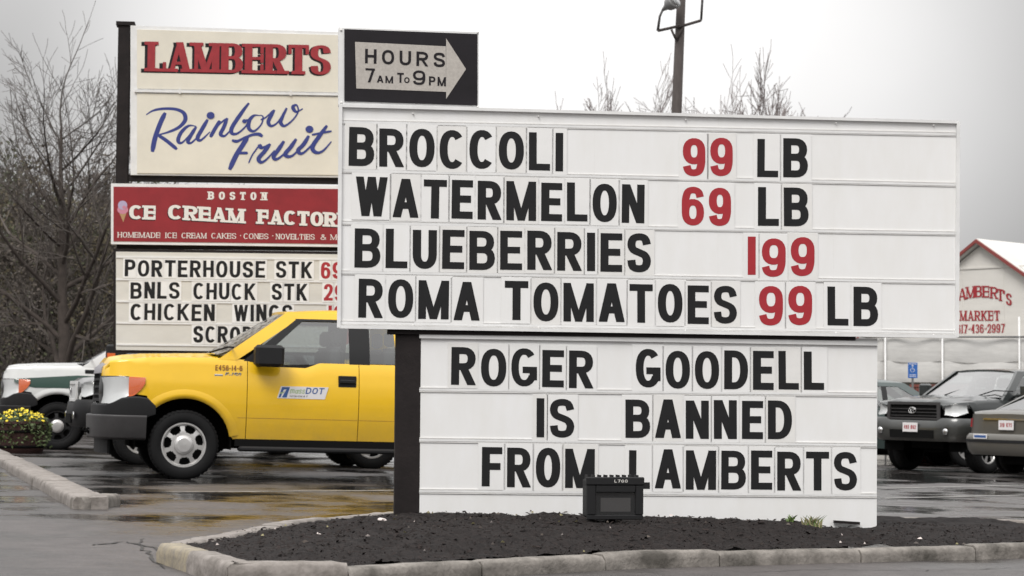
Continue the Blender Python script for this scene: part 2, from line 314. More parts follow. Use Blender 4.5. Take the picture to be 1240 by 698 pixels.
# ------------------------------------------------------------------ stroke lettering
def arc(cx, cy, rx, ry, a0, a1, n=16, e=.86):
    out = []
    for i in range(n+1):
        a = R(a0+(a1-a0)*i/n); c, s_ = math.cos(a), math.sin(a)
        out.append((cx+rx*math.copysign(abs(c)**e, c), cy+ry*math.copysign(abs(s_)**e, s_)))
    return out
Sc = catmull([(1, .76), (.86, .95), (.5, 1), (.12, .94), (0, .75), (.14, .59), (.5, .51), (.86, .42), (1, .25), (.87, .06), (.5, 0), (.1, .06), (0, .27)], 3)
nine = arc(.5, .69, .5, .31, 0, 360, 22)
ninet = [(1, .69)]+catmull([(1, .5), (.98, .28), (.83, .06), (.45, 0), (.12, .06), (0, .22)], 4)
V0 = ('s', [(0, 0), (0, 1)]); V1 = ('s', [(1, 0), (1, 1)])
GL = {
 'A': (.66, [('d', [(0, 0), (.5, 1)]), ('d', [(1, 0), (.5, 1)]), ('b', [(.2, .27), (.8, .27)])]),
 'B': (.64, [V0, ('b', [(0, 1), (.3, 1)]+arc(.5, .76, .45, .24, 90, -90, 10)+[(0, .52)]), ('b', [(0, .52), (.3, .52)]+arc(.52, .26, .48, .26, 90, -90, 10)+[(0, 0)])]),
 'C': (.62, [('b', arc(.52, .5, .52, .5, 42, 318, 20))]),
 'D': (.63, [V0, ('b', [(0, 1), (.2, 1)]+arc(.35, .5, .65, .5, 90, -90, 16)+[(0, 0)])]),
 'E': (.55, [V0, ('s', [(0, 1), (1, 1)]), ('s', [(0, .51), (.86, .51)]), ('s', [(0, 0), (1, 0)])]),
 'F': (.53, [V0, ('s', [(0, 1), (1, 1)]), ('s', [(0, .51), (.86, .51)])]),
 'G': (.65, [('b', arc(.5, .5, .5, .5, 42, 330, 22)), ('s', [(.62, .42), (1, .42)]), ('b', [(1, .46), (1, .1)])]),
 'H': (.60, [V0, V1, ('b', [(0, .51), (1, .51)])]), 'I': (.21, [('s', [(.5, 0), (.5, 1)])]),
 'J': (.5, [('b', [(1, 1), (1, .4)]+arc(.5, .3, .5, .3, 0, -170, 10))]),
 'K': (.64, [V0, ('d', [(0, .34), (1, 1)]), ('d', [(.32, .58), (1, 0)])]),
 'L': (.54, [V0, ('s', [(0, 0), (1, 0)])]), 'M': (.78, [V0, V1, ('d', [(0, 1), (.5, .02)]), ('d', [(1, 1), (.5, .02)])]),
 'N': (.60, [V0, V1, ('d', [(.02, 1), (.98, 0)])]), 'O': (.64, [('c', arc(.5, .5, .5, .5, 0, 360, 28))]),
 'P': (.60, [V0, ('b', [(0, 1), (.3, 1)]+arc(.5, .73, .5, .27, 90, -90, 10)+[(0, .46)])]),
 'R': (.62, [V0, ('b', [(0, 1), (.3, 1)]+arc(.5, .74, .48, .26, 90, -90, 10)+[(0, .48)]), ('d', [(.45, .5), (1, 0)])]),
 'S': (.60, [('b', Sc)]), 'T': (.60, [('s', [(.5, 0), (.5, 1)]), ('s', [(0, 1), (1, 1)])]),
 'U': (.60, [('b', [(0, 1.12), (0, .5)]+arc(.5, .36, .5, .36, 180, 360, 14)+[(1, .5), (1, 1.12)])]),
 'V': (.66, [('d', [(0, 1), (.5, 0)]), ('d', [(1, 1), (.5, 0)])]),
 'W': (.84, [('d', [(0, 1), (.25, 0)]), ('d', [(.5, 1), (.25, 0)]), ('d', [(.5, 1), (.75, 0)]), ('d', [(1, 1), (.75, 0)])]),
 'X': (.62, [('d', [(0, 0), (1, 1)]), ('d', [(0, 1), (1, 0)])]), 'Y': (.62, [('d', [(0, 1), (.5, .42)]), ('d', [(1, 1), (.5, .42)]), ('s', [(.5, 0), (.5, .45)])]),
 'Z': (.6, [('s', [(0, 1), (1, 1)]), ('s', [(0, 0), (1, 0)]), ('d', [(0, 0), (1, 1)])]),
 '9': (.60, [('c', nine), ('b', ninet)]), '6': (.60, [('c', [(1-x, 1-y) for x, y in nine]), ('b', [(1-x, 1-y) for x, y in ninet])]),
 '1': (.28, [('s', [(.5, 0), (.5, 1)])]), '7': (.58, [('s', [(0, 1), (1, 1)]), ('d', [(1, 1), (.35, 0)])]),
 '2': (.58, [('b', catmull([(0, .72), (.1, .93), (.5, 1), (.9, .92), (1, .7), (.8, .45), (.35, .2), (0, 0)], 3)), ('s', [(0, 0), (1, 0)])]),
 '3': (.58, [('b', catmull([(0, .8), (.2, .97), (.5, 1), (.9, .9), (.9, .62), (.45, .52), (.95, .42), (1, .15), (.5, 0), (.15, .04), (0, .2)], 3))]),
 '4': (.6, [('s', [(.75, 0), (.75, 1)]), ('b', [(0, .3), (1, .3)]), ('d', [(0, .3), (.75, 1)])]),
 '5': (.58, [('s', [(.1, 1), (.95, 1)]), ('b', [(.1, 1), (.06, .55)]), ('b', catmull([(.06, .55), (.5, .64), (1, .5), (1, .14), (.5, 0), (.15, .03), (0, .18)], 3))]),
 '8': (.6, [('c', arc(.5, .76, .42, .24, 0, 360, 16)), ('c', arc(.5, .26, .5, .26, 0, 360, 16))]), '0': (.6, [('c', arc(.5, .5, .5, .5, 0, 360, 24))]),
 'm': (.80, [('s', [(0, 0), (0, 1)]), ('b', [(0, .8)]+arc(.25, .7, .25, .3, 140, 0, 8)+[(.5, 0)]), ('b', [(.5, .8)]+arc(.75, .7, .25, .3, 140, 0, 8)+[(1, 0)])]),
 'a': (.62, [('c', arc(.45, .42, .45, .42, 0, 360, 16)), ('s', [(1, 0), (1, .9)])]), 's': (.5, [('b', Sc)]),
 '-': (.35, [('s', [(.1, .45), (.9, .45)])]), "'": (.16, [('b', [(.5, 1.1), (.5, .72)])]), '.': (.16, [('b', [(.5, .38), (.5, .56)])]),
 '&': (.7, [('b', catmull([(1, .0), (.55, .5), (.2, .8), (.4, 1), (.65, .82), (.2, .45), (0, .2), (.3, 0), (.7, .08), (1, .45)], 3))]),
}
def clip(poly, ax, lim, keep_less):
    out = []
    for i in range(len(poly)):
        p, q = poly[i], poly[(i+1) % len(poly)]
        a = (lim-p[ax] if keep_less else p[ax]-lim); b = (lim-q[ax] if keep_less else q[ax]-lim)
        if a >= 0: out.append(p)
        if a*b < 0: t = a/(a-b); out.append((p[0]+(q[0]-p[0])*t, p[1]+(q[1]-p[1])*t))
    return out
def ribbon(pts, tx, ty, closed=False, widths=None):
    n = len(pts); Lf = []; Rt = []
    for i, p in enumerate(pts):
        if closed: a, b = pts[(i-1) % n], pts[(i+1) % n]
        else: a, b = pts[max(i-1, 0)], pts[min(i+1, n-1)]
        dx, dy = b[0]-a[0], b[1]-a[1]; l = math.hypot(dx, dy) or 1e-9
        w = widths[i] if widths else 1
        nx, ny = -dy/l*tx/2*w, dx/l*ty/2*w
        Lf.append((p[0]+nx, p[1]+ny)); Rt.append((p[0]-nx, p[1]-ny))
    r = range(n) if closed else range(n-1)
    return [[Rt[i], Rt[(i+1) % n], Lf[(i+1) % n], Lf[i]] for i in r]
def glyph(ch, h, w=None, t=.2, ty=None, serif=False):
    """list of strokes, each a list of convex polygons, in a box w x h"""
    gw, st = GL[ch]; w = w or gw*h; tx = t*h; ty = (ty or t*.86)*h; out = []
    if ch in 'I1' and not serif: tx = min(tx*1.0, w)
    for k, pts in st:
        P = [(tx/2+x*(w-tx), ty/2+y*(h-ty)) for x, y in pts]
        if k == 'c': P = P[:-1]
        if k == 'd':        # slanted stroke cut level at both ends
            hx = tx*(.46 if ch in 'WM' and not serif else .30 if serif and (ch == 'A' and pts[0][0] == 0 or ch == 'M' and pts[0][0] == 1) else (.48 if serif else .54)); q = []
            (xa, ya), (xb, yb) = P; (fa, fb) = (pts[0][1], pts[1][1])
            ya = 0 if fa <= .03 else (h if fa >= .99 else ya); yb = 0 if fb <= .03 else (h if fb >= .99 else yb)
            q = [(xa-hx, ya), (xa+hx, ya), (xb+hx, yb), (xb-hx, yb)]; q = clip(clip(q, 0, w, True), 0, 0, False)
            out.append([q])
            if serif:
                sh = serif*h
                for (x, y) in (pts[0], pts[1]):
                    if y in (0, 1) and not (ch in 'MNA' and y == (1 if ch == 'A' else 2)):
                        X = tx/2+x*(w-tx); z = 0 if y == 0 else h-sh; ex = tx*.85
                        if not (ch in 'MN'): out.append([[(X-ex, z), (X+ex, z), (X+ex, z+sh), (X-ex, z+sh)]])
            continue
        if k in 'sd':
            e = (tx+ty)/2 if k == 'd' else None
            (x0, y0), (x1, y1) = P[0], P[-1]; dx, dy = x1-x0, y1-y0; l = math.hypot(dx, dy); ux, uy = dx/l, dy/l
            ee = e if e else (abs(ux)*tx+abs(uy)*ty)/2
            P[0] = (x0-ux*ee, y0-uy*ee); P[-1] = (x1+ux*ee, y1+uy*ee)
        thin = .5 if serif and ch in 'MN' and k == 's' and pts[0][0] == 0 else 1
        pol = ribbon(P, tx*thin, ty, k == 'c')
        res = []
        for q in pol:
            if k != 'c':
                q = clip(q, 1, h, True)
                if q: q = clip(q, 1, 0, False)
                if q and k in 'sd': q = clip(q, 0, w, True)
                if q and k in 'sd': q = clip(q, 0, 0, False)
            if len(q) >= 3: res.append(q)
        out.append(res)
        if serif and k in 'sd':
            sh = serif*h
            for (x, y) in (pts[0], pts[-1]):
                X = tx/2+x*(w-tx); dx = abs(pts[0][0]-pts[-1][0]); dy = abs(pts[0][1]-pts[-1][1])
                if dy > dx*.6 and y in (0, 1):
                    z = 0 if y == 0 else h-sh; ex = tx*.92
                    out.append([[(X-ex, z), (X+ex, z), (X+ex, z+sh), (X-ex, z+sh)]])
                elif dx > dy and x > .8 or (ch == 'T' and dx > dy):
                    xa = w-sh if x > .5 else 0; y0_ = h*.68 if y == 1 else (0 if y == 0 else h*.36); y1_ = h if y == 1 else (h*.32 if y == 0 else h*.66)
                    out.append([[(xa, y0_), (xa+sh, y0_), (xa+sh, y1_), (xa, y1_)]])
    return out, w
def put_glyph(mb, polys, x, y, z, m, shear=(0, 0), dz=.00012):
    """polys laid in the local xz plane at depth y (towards -y = proud)"""
    for i, st in enumerate(polys):
        for q in st:
            a = sum(q[j][0]*q[(j+1) % len(q)][1]-q[(j+1) % len(q)][0]*q[j][1] for j in range(len(q)))
            if a < 0: q = q[::-1]
            mb.face([(x+p[0]+p[1]*shear[1], y-i*dz, z+p[1]+p[0]*shear[0]) for p in q], m)
def layout(word, h, x0, x1, gap=.13, ws=None, t=None):
    """left edges and widths so that a word runs exactly x0..x1"""
    w = [GL[c][0]*h if c != ' ' else .35*h for c in word]; g = gap*h; tot = sum(w)+g*(len(w)-1); k = (x1-x0)/tot
    out = []; x = x0
    for c, a in zip(word, w): out.append((c, x, a*k)); x += (a+g)*k
    return out
class Plane:
    """a vertical plane in the world, local x along it, local z up, root on the ground"""
    def __init__(s, px, Y, yaw):
        p = at(px, 400, Y); s.o = Vector((p.x, p.y, gz(p.x))); s.yaw = yaw
        s.U = Vector((math.cos(yaw), math.sin(yaw), 0)); s.n = Vector((-math.sin(yaw), math.cos(yaw), 0))
    def __call__(s, px, py, depth=0):
        d = ray(px, py); o = s.o+s.n*depth; c = Vector((0, 0, CZ)); t = (o-c).dot(s.n)/d.dot(s.n); p = c+d*t-s.o
        return p.dot(s.U), p.z
def text_line(P, mb, word, xa, ya, xb, yb, xh, m, depth, t=.2, ty=None, serif=False, gap=.13, rot=True):
    """flat lettering: (xa,ya) bottom-left px, (xb,yb) bottom-right px, xh letter height in px"""
    u0, v0 = P(xa, ya); u1, v1 = P(xb, yb); _, vt = P(xa, ya-xh); h = vt-v0; s = (v1-v0)/(u1-u0)
    for c, x, w in layout(word, h, u0, u1, gap):
        if c == ' ': continue
        g, _ = glyph(c, h, w, t, ty, serif); put_glyph(mb, g, x, depth, v0+(x-u0)*s, m, (s, 0))
def marquee_word(P, root, word, xa, ya, xb, yb, xh, m, depth, row=None, t=.205, pad=.05, lab=None):
    u0, v0 = P(xa, ya); u1, v1 = P(xb, yb); _, vt = P(xa, ya-xh); h = vt-v0; s = (v1-v0)/(u1-u0)
    for c, x, w in layout(word, h, u0, u1):
        tt = t*random.uniform(.95, 1.06); hh = h*random.uniform(.98, 1.01)
        g, _ = glyph(c, hh, w, tt); mb = MB(); px_ = h*.085; pz = h*.10; dz = random.uniform(-.004, .004)
        tm = random.choice(['board', 'tile', 'tile', 'tile2'])
        mb.box(-px_-.003, w+px_+.003, -.0015, .0015, -pz, h+pz+.003, 'edge')
        mb.box(-px_, w+px_, -.0022, 0, -pz+.003, h+pz, tm)
        put_glyph(mb, g, 0, -.0036, 0, m, (s, random.uniform(-.008, .008)))
        o = mb.build('letter', root, (x, -depth, v0+(x-u0)*s+dz))
def bar(mb, P, a, b, hh, y0, y1, m):
    """bar between two pixels of a plane, hh metres high, from depth y0 to y1 (local y)"""
    (u0, v0), (u1, v1) = P(*a), P(*b); mb.prism([(u0, v0-hh/2), (u1, v1-hh/2), (u1, v1+hh/2), (u0, v0+hh/2)], y0, y1, m)

# ------------------------------------------------------------------ ground
def ground():
    xs = [-400, -120, -60, -30, -12]+[-12+24*i/12 for i in range(1, 12)]+[12, 30, 60, 120, 400]
    ys = [-60, -10, 0, 5, 10, 15, 20, 25, 30, 40, 60, 100, 200, 500]
    mb = MB(); mb.sheet([[(x, y, gz(x)) for y in ys] for x in xs], 'asphalt')
    o = mb.build('ground'); kind(o, 'structure', 'wet grey asphalt of the street and the parking lot')
    # painted lines of the lot
    for (a, b, w) in (((205, 596.5), (480, 594.5), .09), ((1066, 592), (1240, 588), .09), ((1070, 604), (1240, 600), .07)):
        A, B = gp(*a), gp(*b); d = (B-A).normalized(); n = Vector((-d.y, d.x, 0))*w; mb = MB()
        k = 24
        mb.sheet([[tuple(A.lerp(B, i/k)+n*q+Vector((0, 0, .004))) for q in (1, -1)] for i in range(k+1)], 'line')
        kind(mb.build('parking_line'), 'structure', 'worn white line painted on the wet parking lot')
ground()
def crack(pts, w, seedv):
    random.seed(seedv); P = [gp(*p) for p in pts]; out = []
    for a, b in zip(P, P[1:]):
        for i in range(8): out.append(a.lerp(b, i/8)+Vector((random.gauss(0, .018), random.gauss(0, .03), 0)))
    out.append(P[-1]); mb = MB(); cols = []
    for i, p in enumerate(out):
        d = (out[min(i+1, len(out)-1)]-out[max(i-1, 0)]); d.z = 0; d = d.normalized() if d.length > 1e-6 else Vector((1, 0, 0)); ww = w*random.uniform(.3, 1.5)*min(1, .15+i/3, .15+(len(out)-1-i)/3); n = Vector((-d.y, d.x, 0))*ww
        cols.append([tuple(Vector((q.x, q.y, gz(q.x)+.004))) for q in (p+n, p-n)])
    mb.sheet(cols, 'crackdark'); kind(mb.build('road_crack'), 'structure', 'dark crack in the asphalt of the driveway mouth')
M['crackdark'] = mat('crack_filler', (.012, .011, .010), .55)
crack([(108, 661), (150, 657), (186, 664), (232, 688)], .014, 1); crack([(168, 652), (178, 668), (200, 690)], .008, 2); crack([(34, 623), (60, 624)], .02, 3); crack([(-5, 606), (12, 609)], .02, 4)
crack([(880, 694), (1000, 690), (1130, 692), (1240, 688)], .006, 5); crack([(130, 634), (220, 628), (330, 622)], .008, 6)

# ------------------------------------------------------------------ curb stones
def curb_run(root, pts, w, h, m, joints, yellow=()):
    """pts: list of (x,y) along the outer face, inside of the island on the left of travel"""
    acc = [0]
    for p, q in zip(pts, pts[1:]): acc.append(acc[-1]+math.dist(p, q))
    def P(s):
        for i in range(len(pts)-1):
            if s <= acc[i+1] or i == len(pts)-2:
                f = (s-acc[i])/(acc[i+1]-acc[i]); a, b = Vector(pts[i]), Vector(pts[i+1]); d = (b-a).normalized()
                return a.lerp(b, f), d
    s = 0; i = 0
    while s < acc[-1]-.05:
        e = min(acc[-1], s+joints[i % len(joints)]); mb = MB(); rings = []
        n = max(3, int((e-s)/.05)); jh = random.uniform(-.006, .008); jo = random.uniform(-.006, .006)
        for k in range(n+1):
            q = s+.006+(e-s-.012)*k/n; p, d = P(q); nn = Vector((-d.y, d.x))
            cnt = [0]
            def r(): cnt[0] += 1; return .007*noise.noise((q*2.3, cnt[0]*3.7, w*50))+.007*noise.noise((q*11, cnt[0]*5.1, 2))
            hh = h+jh-(.008 if k in (0, n) else 0)
            prof = [(jo+r(), -.05), (jo+r(), hh*.5), (jo+.004+r()*1.2, hh-.018+r()), (jo+.022+r(), hh+r()*.6), (w*.5, hh+r()*.6), (w-.015, hh+r()*.5), (w, hh-.02), (w, -.05)]
            rings.append([(p.x+nn.x*a, p.y+nn.y*a, gz(p.x)+b) for a, b in prof])
        mm = 'paintworn' if i in yellow else m
        mb.sheet(rings, mm); mb.face(rings[0], mm); mb.face(rings[-1][::-1], mm)
        recalc(mb.build('curb_stone', root)); s = e; i += 1
C0, CM, C1 = (-1.96, 11.95), (-1.37, 10.5), (-.80, 10.72)
FR = [C1, (-.15, 11.5), (.75, 12.42), (2.3, 13.5), (3.5, 14.3), (6.5, 16.2), (9.5, 17.6)]
BK = [(9.5, 17.9), (6.5, 18.0), (3, 17.6), (0, 16.9), (-1.0, 16.2), (-1.55, 14.6), (-1.93, 12.1)]
ci = kind(bpy.data.objects.new('curb', None), 'structure', 'granite curb round the mulch bed of the sign'); COL.objects.link(ci)
curb_run(ci, [C0, (-1.42, 10.62), CM, C1], .14, .115, 'stone2', [.72, .83, .66], (0,))
curb_run(ci, FR, .12, .092, 'stone', [1.02, .98, .9, 1.15, 1.0, 1.05])
curb_run(ci, BK, .15, .10, 'stone2', [1.2, 1.1, 1.3], (6, 7, 8))
cl_ = kind(bpy.data.objects.new('curb', None), 'structure', 'granite curb along the driveway at the left edge'); COL.objects.link(cl_)
A, B = gp(85, 617), gp(-30, 548)
curb_run(cl_, [(A.x+.25, A.y+.9), (A.x+.22, A.y+.15), (A.x+.1, A.y)][::-1], .16, .10, 'stone', [.9])
curb_run(cl_, [(B.x-4, B.y+12), (B.x, B.y), (A.x+.02, A.y+.02)], .28, .10, 'stone2', [1.4, 1.25, 1.5, 1.1])

# ------------------------------------------------------------------ mulch bed
def inside_poly(x, y, P):
    c = False; j = len(P)-1
    for i in range(len(P)):
        if (P[i][1] > y) != (P[j][1] > y) and x < (P[j][0]-P[i][0])*(y-P[i][1])/(P[j][1]-P[i][1])+P[i][0]: c = not c
        j = i
    return c
ISL = [C0, CM]+FR+BK
def edge_dist(x, y):
    best = 9
    for a, b in zip(ISL, ISL[1:]+ISL[:1]):
        ax, ay = a; dx, dy = b[0]-ax, b[1]-ay; t = max(0, min(1, ((x-ax)*dx+(y-ay)*dy)/(dx*dx+dy*dy)))
        best = min(best, math.hypot(x-ax-t*dx, y-ay-t*dy))
    return best
def mulch_z(x, y):
    e = edge_dist(x, y); f = min(1, max(0, (e-.1)/.75)); f = f*f*(3-2*f)
    side = lerp([(-1.9, 0), (-.9, .6), (-.2, 1), (1.9, .95), (2.3, .5), (2.6, .6), (3.4, .6), (4.2, 0)], x)
    z = .088+.105*f*side
    z += noise.noise((x*2.2, y*2.2, 0))*.022*f+noise.noise((x*7, y*7, 3))*.024+noise.noise((x*25, y*25, 5))*.010
    return gz(x)+z
def mulch():
    mb = MB(); st = .035; idx = {}; vs = []; fs = []
    x0, x1, y0, y1 = -1.95, 6.2, 10.4, 16.6; nx, ny = int((x1-x0)/st), int((y1-y0)/st)
    ok = {}
    for i in range(nx):
        for j in range(ny):
            x, y = x0+i*st, y0+j*st
            if inside_poly(x, y, ISL) and edge_dist(x, y) > .10: ok[i, j] = len(vs); vs.append((x, y, mulch_z(x, y)))
    for (i, j), a in ok.items():
        q = [ok.get((i+1, j)), ok.get((i+1, j+1)), ok.get((i, j+1))]
        if None not in q: fs.append((a, *q))
    mb.raw(vs, fs, 'mulch'); kind(mb.build('mulch_bed'), 'stuff', 'dark bark mulch heaped under the price sign')
    mb = MB()
    for k in range(34000):
        x, y = random.uniform(-1.85, 5.0), random.uniform(10.6, 15.4)
        if not inside_poly(x, y, ISL) or edge_dist(x, y) < .13: continue
        z = mulch_z(x, y); a = random.uniform(0, 6.28); l = random.uniform(.003, .010)*(2.4 if random.random() < .07 else 1); w = l*random.uniform(.25, .6)
        d = Vector((math.cos(a), math.sin(a), random.uniform(-.5, .6))).normalized()*l; n = Vector((-math.sin(a), math.cos(a), random.uniform(-.5, .5))).normalized()*w
        p = Vector((x, y, z+l*.35)); t = Vector((0, 0, w*.7))
        mb.raw([p-d-n*.5, p-d*.8+n, p+d+n*.6, p+d*.9-n, p+t-d*.3, p+t+d*.4], [(0, 3, 5, 4), (3, 2, 5), (2, 1, 4, 5), (1, 0, 4), (0, 1, 2, 3)], 'chip', False)
    for k in range(150):
        x, y = random.uniform(-1.7, 4.0), random.uniform(11.6, 14.6)
        if not inside_poly(x, y, ISL) or edge_dist(x, y) < .13: continue
        z = mulch_z(x, y)+.012; a = random.uniform(0, 6.28); l = random.uniform(.006, .022); w = l*random.uniform(.2, .6)
        mb.face([(x+l*math.cos(a+t)*(1 if i % 2 == 0 else w/l), y+l*math.sin(a+t)*(1 if i % 2 == 0 else w/l), z+.012*(i == 1)) for i, t in enumerate((0, 1.57, 3.14, 4.71))], random.choice(['budred', 'straw', 'bark', 'rock', 'twig']))
    for k in range(5000):
        x, y = random.uniform(-1.9, 4.0), random.uniform(10.5, 14.9)
        if not inside_poly(x, y, ISL) or not .02 < edge_dist(x, y) < .13 or random.random() < .5+.4*noise.noise((x*2, y*2, 9)): continue
        z = gz(x)+.104; a = random.uniform(0, 6.28); l = random.uniform(.003, .010)
        mb.face([(x+l*math.cos(a+t), y+l*math.sin(a+t), z+.005*(i == 1)) for i, t in enumerate((0, 1.2, 3.14, 4.2))], 'chip')
    kind(mb.build('mulch_chips'), 'stuff', 'loose bark chips lying on the mulch bed')
mulch()

# ------------------------------------------------------------------ front price sign
FP = Plane(786, 14.5, R(6))
def front_sign():
    P = FP; root = thing('price_sign', 'large white changeable letter price sign on a dark post in the mulch bed', 'sign', P.o, P.yaw)
    # upper cabinet
    c = [P(412, 128), P(1160, 148), P(1158.5, 409), P(409.5, 397)]
    mb = MB(); mb.prism(c, 0, .16, 'board', 'alu'); ub = mb.build('upper_board', root)
    mb = MB(); (u0, v0), (u1, v1) = c[3], c[0]
    def strip(a, b, hh, y0=-.016, y1=.0, m='alu'): bar(mb, P, a, b, hh, y0, y1, m)
    e = [((412, 128.5), (1160, 148.5), .020), ((409.7, 396), (1158.4, 408), .022)]
    for a, b, hh in e: strip(a, b, hh, -.022, .002)
    for (xa, ya), (xb, yb) in (((412.3, 127.5), (410.2, 397)), ((1159.6, 148.5), (1158, 408.5))):
        (p, q), (r, s) = P(xa, ya), P(xb, yb); mb.prism([(p-.012, q), (p+.012, q), (r+.012, s), (r-.012, s)], -.0235, .001, 'alu')
    mb.build('board_frame', root)
    # grips that hold the letter rows: a thin lip and a dirty line under it
    for (yl, yr) in ((148, 163), (207, 224), (270, 283), (330, 342), (391, 403)):
        mb = MB(); bar(mb, P, (413, yl), (1157, yr), .016, -.006, 0, 'alu'); bar(mb, P, (413, yl+2.2), (1157, yr+2.2), .004, -.0055, 0, 'dirt'); bar(mb, P, (413, yl-2.4), (1157, yr-2.4), .006, -.0045, 0, 'dirt')
        mb.build('letter_rail', root)
    for x in (500, 652, 830, 1012, 1130):       # screws along the frame edges
        for ya, yb in ((136, 153), (393, 406)):
            u, v = P(x, ya+(yb-ya)*(x-412)/748); mb = MB(); mb.lathe([(0, -.0175), (.004, -.0172), (.0055, -.014), (.0055, .002)], 'dirt', 8, 'y', (u, 0, v)); mb.build('screw', root)
    # seams between the acrylic sheets
    for k, x in enumerate((560, 720, 870, 1010)):
        mb = MB(); (a, b), (c_, d) = P(x, 134+16*(x-412)/748), P(x-1, 398+11*(x-412)/748); mb.prism([(a-.001, b), (a+.001, b), (c_+.001, d), (c_-.001, d)], -.0012, 0, 'edge'); mb.build('sheet_seam', root)
    W = lambda *a, m='black', d=.004: marquee_word(P, root, *a, m, d)
    W('BROCCOLI', 422, 201, 682, 208, 47); W('99', 826.6, 213, 887, 213.5, 47, m='red'); W('LB', 916.6, 214, 978, 215, 47)
    W('WATERMELON', 430, 262, 780, 271, 47.5); W('69', 825.4, 273, 885, 273.5, 47, m='red'); W('LB', 917.5, 273.5, 979, 274, 46.5)
    W('BLUEBERRIES', 429, 324, 788, 330, 47.5); W('1', 904, 333, 916, 333, 46, m='red'); W('99', 922, 335, 986, 335, 47.5, m='red')
    W('ROMA', 433.7, 385, 580.5, 388, 47); W('TOMATOES', 611, 388, 892, 393, 47); W('99', 918.7, 394, 983, 394.5, 48, m='red'); W('LB', 1001.8, 394, 1063, 395, 47.5)
    # lower board, goes down into the mulch
    mb = MB(); mb.prism([P(507.5, 404), P(1064, 410), P(1063, 652), P(506, 652)], .03, .13, 'board', 'alu'); mb.build('lower_board', root)
    mb = MB()
    for (a, b, hh) in (((508, 407), (1063.5, 416), .030),): bar(mb, P, a, b, hh, .012, .032, 'alu')
    mb.build('board_frame', root)
    for (yl, yr) in ((472, 478), (533, 539.5), (595, 600.5)):
        mb = MB(); bar(mb, P, (508, yl), (1063, yr), .015, .0235, .03, 'alu'); bar(mb, P, (508, yl+2.4), (1063, yr+2.4), .006, .024, .03, 'dirt'); bar(mb, P, (508, yl-2.4), (1063, yr-2.4), .006, .025, .03, 'dirt'); mb.build('letter_rail', root)
    W2 = lambda *a: marquee_word(P, root, *a, 'black', -.026)
    W2('ROGER', 546.4, 466.5, 719, 470, 46); W2('GOODELL', 770.5, 469.5, 999, 472.7, 47)
    W2('IS', 649.6, 529.7, 696, 530.5, 47); W2('BANNED', 758, 530.5, 960, 532.5, 47)
    W2('FROM', 583.6, 589.5, 720.7, 591, 48); W2('LAMBERTS', 762, 592, 1039, 594.5, 47.5)
    # posts, beam and the base bar
    for x0, x1 in ((480, 508), (1010, 1036)):
        (a, b), (c_, d) = P(x0, 395), P(x1, 660); mb = MB()
        off = 0 if x0 < 900 else .16
        mb.box(a, c_, .025+off, .15+off, -.3, b, 'post', .006); mb.build('post', root)
    mb = MB(); bar(mb, P, (470, 401), (1036.5, 408.8), .038, .005, .15, 'post'); mb.build('beam', root)
    mb = MB(); bar(mb, P, (1010, 632), (1041, 634), .018, -.01, .02, 'post'); mb.build('ground_bracket', root)
    # hours box on top
    mb = MB(); mb.prism([P(410, 33), P(580, 38.5), P(580, 131.5), P(410, 126.5)], .02, .14, 'alu', 'alu'); hb = mb.build('hours_box', root)
    q = [P(417, 35), P(578.3, 41), P(578.3, 127.6), P(417, 122.3)]
    mb = MB(); mb.prism(q, .012, .021, 'boxblack'); mb.build('black_panel', hb)
    ar = [(430, 50.6), (540, 56), (540.4, 46.4), (564.5, 83.6), (540.4, 119.7), (540.4, 111.2), (431.5, 107)]
    mb = MB(); pts = [P(*a) for a in ar]
    mb.face([(pts[i][0], .010, pts[i][1]) for i in (6, 5, 1, 0)], 'arrow'); mb.face([(pts[i][0], .010, pts[i][1]) for i in (4, 3, 2)], 'arrow')
    o = mb.build('arrow', hb)
    mb = MB()
    text_line(P, mb, 'HOURS', 442, 76.5, 539, 81.5, 17.5, 'boxblack', .0085, .19, .18, False, .28)
    mb.build('lettering', hb); mb = MB()
    text_line(P, mb, '7', 442.5, 99.5, 454, 100, 17, 'boxblack', .0085, .17, .15)
    text_line(P, mb, 'AM', 456.5, 99.8, 476, 101, 8.6, 'boxblack', .0085, .22, .2, False, .2)
    text_line(P, mb, 'T', 481, 100, 489, 100.3, 12, 'boxblack', .0085, .2, .18); text_line(P, mb, 'O', 489.5, 100.4, 496, 100.6, 7, 'boxblack', .0085, .22, .2)
    text_line(P, mb, '9', 500, 102.5, 515, 103, 17.5, 'boxblack', .0085, .18, .16); text_line(P, mb, 'PM', 519.5, 103.3, 540, 104.5, 11, 'boxblack', .0085, .2, .18, False, .2)
    mb.build('lettering', hb)
    for x, y in ((413, 36), (413.5, 124), (579, 39), (579, 129)):
        u, v = P(x, y); s = MB(); s.lathe([(0, .013), (.008, .014), (.009, .02)], 'dirt', 8, 'y', (u, 0, v)); s.build('screw', hb)
front_sign()

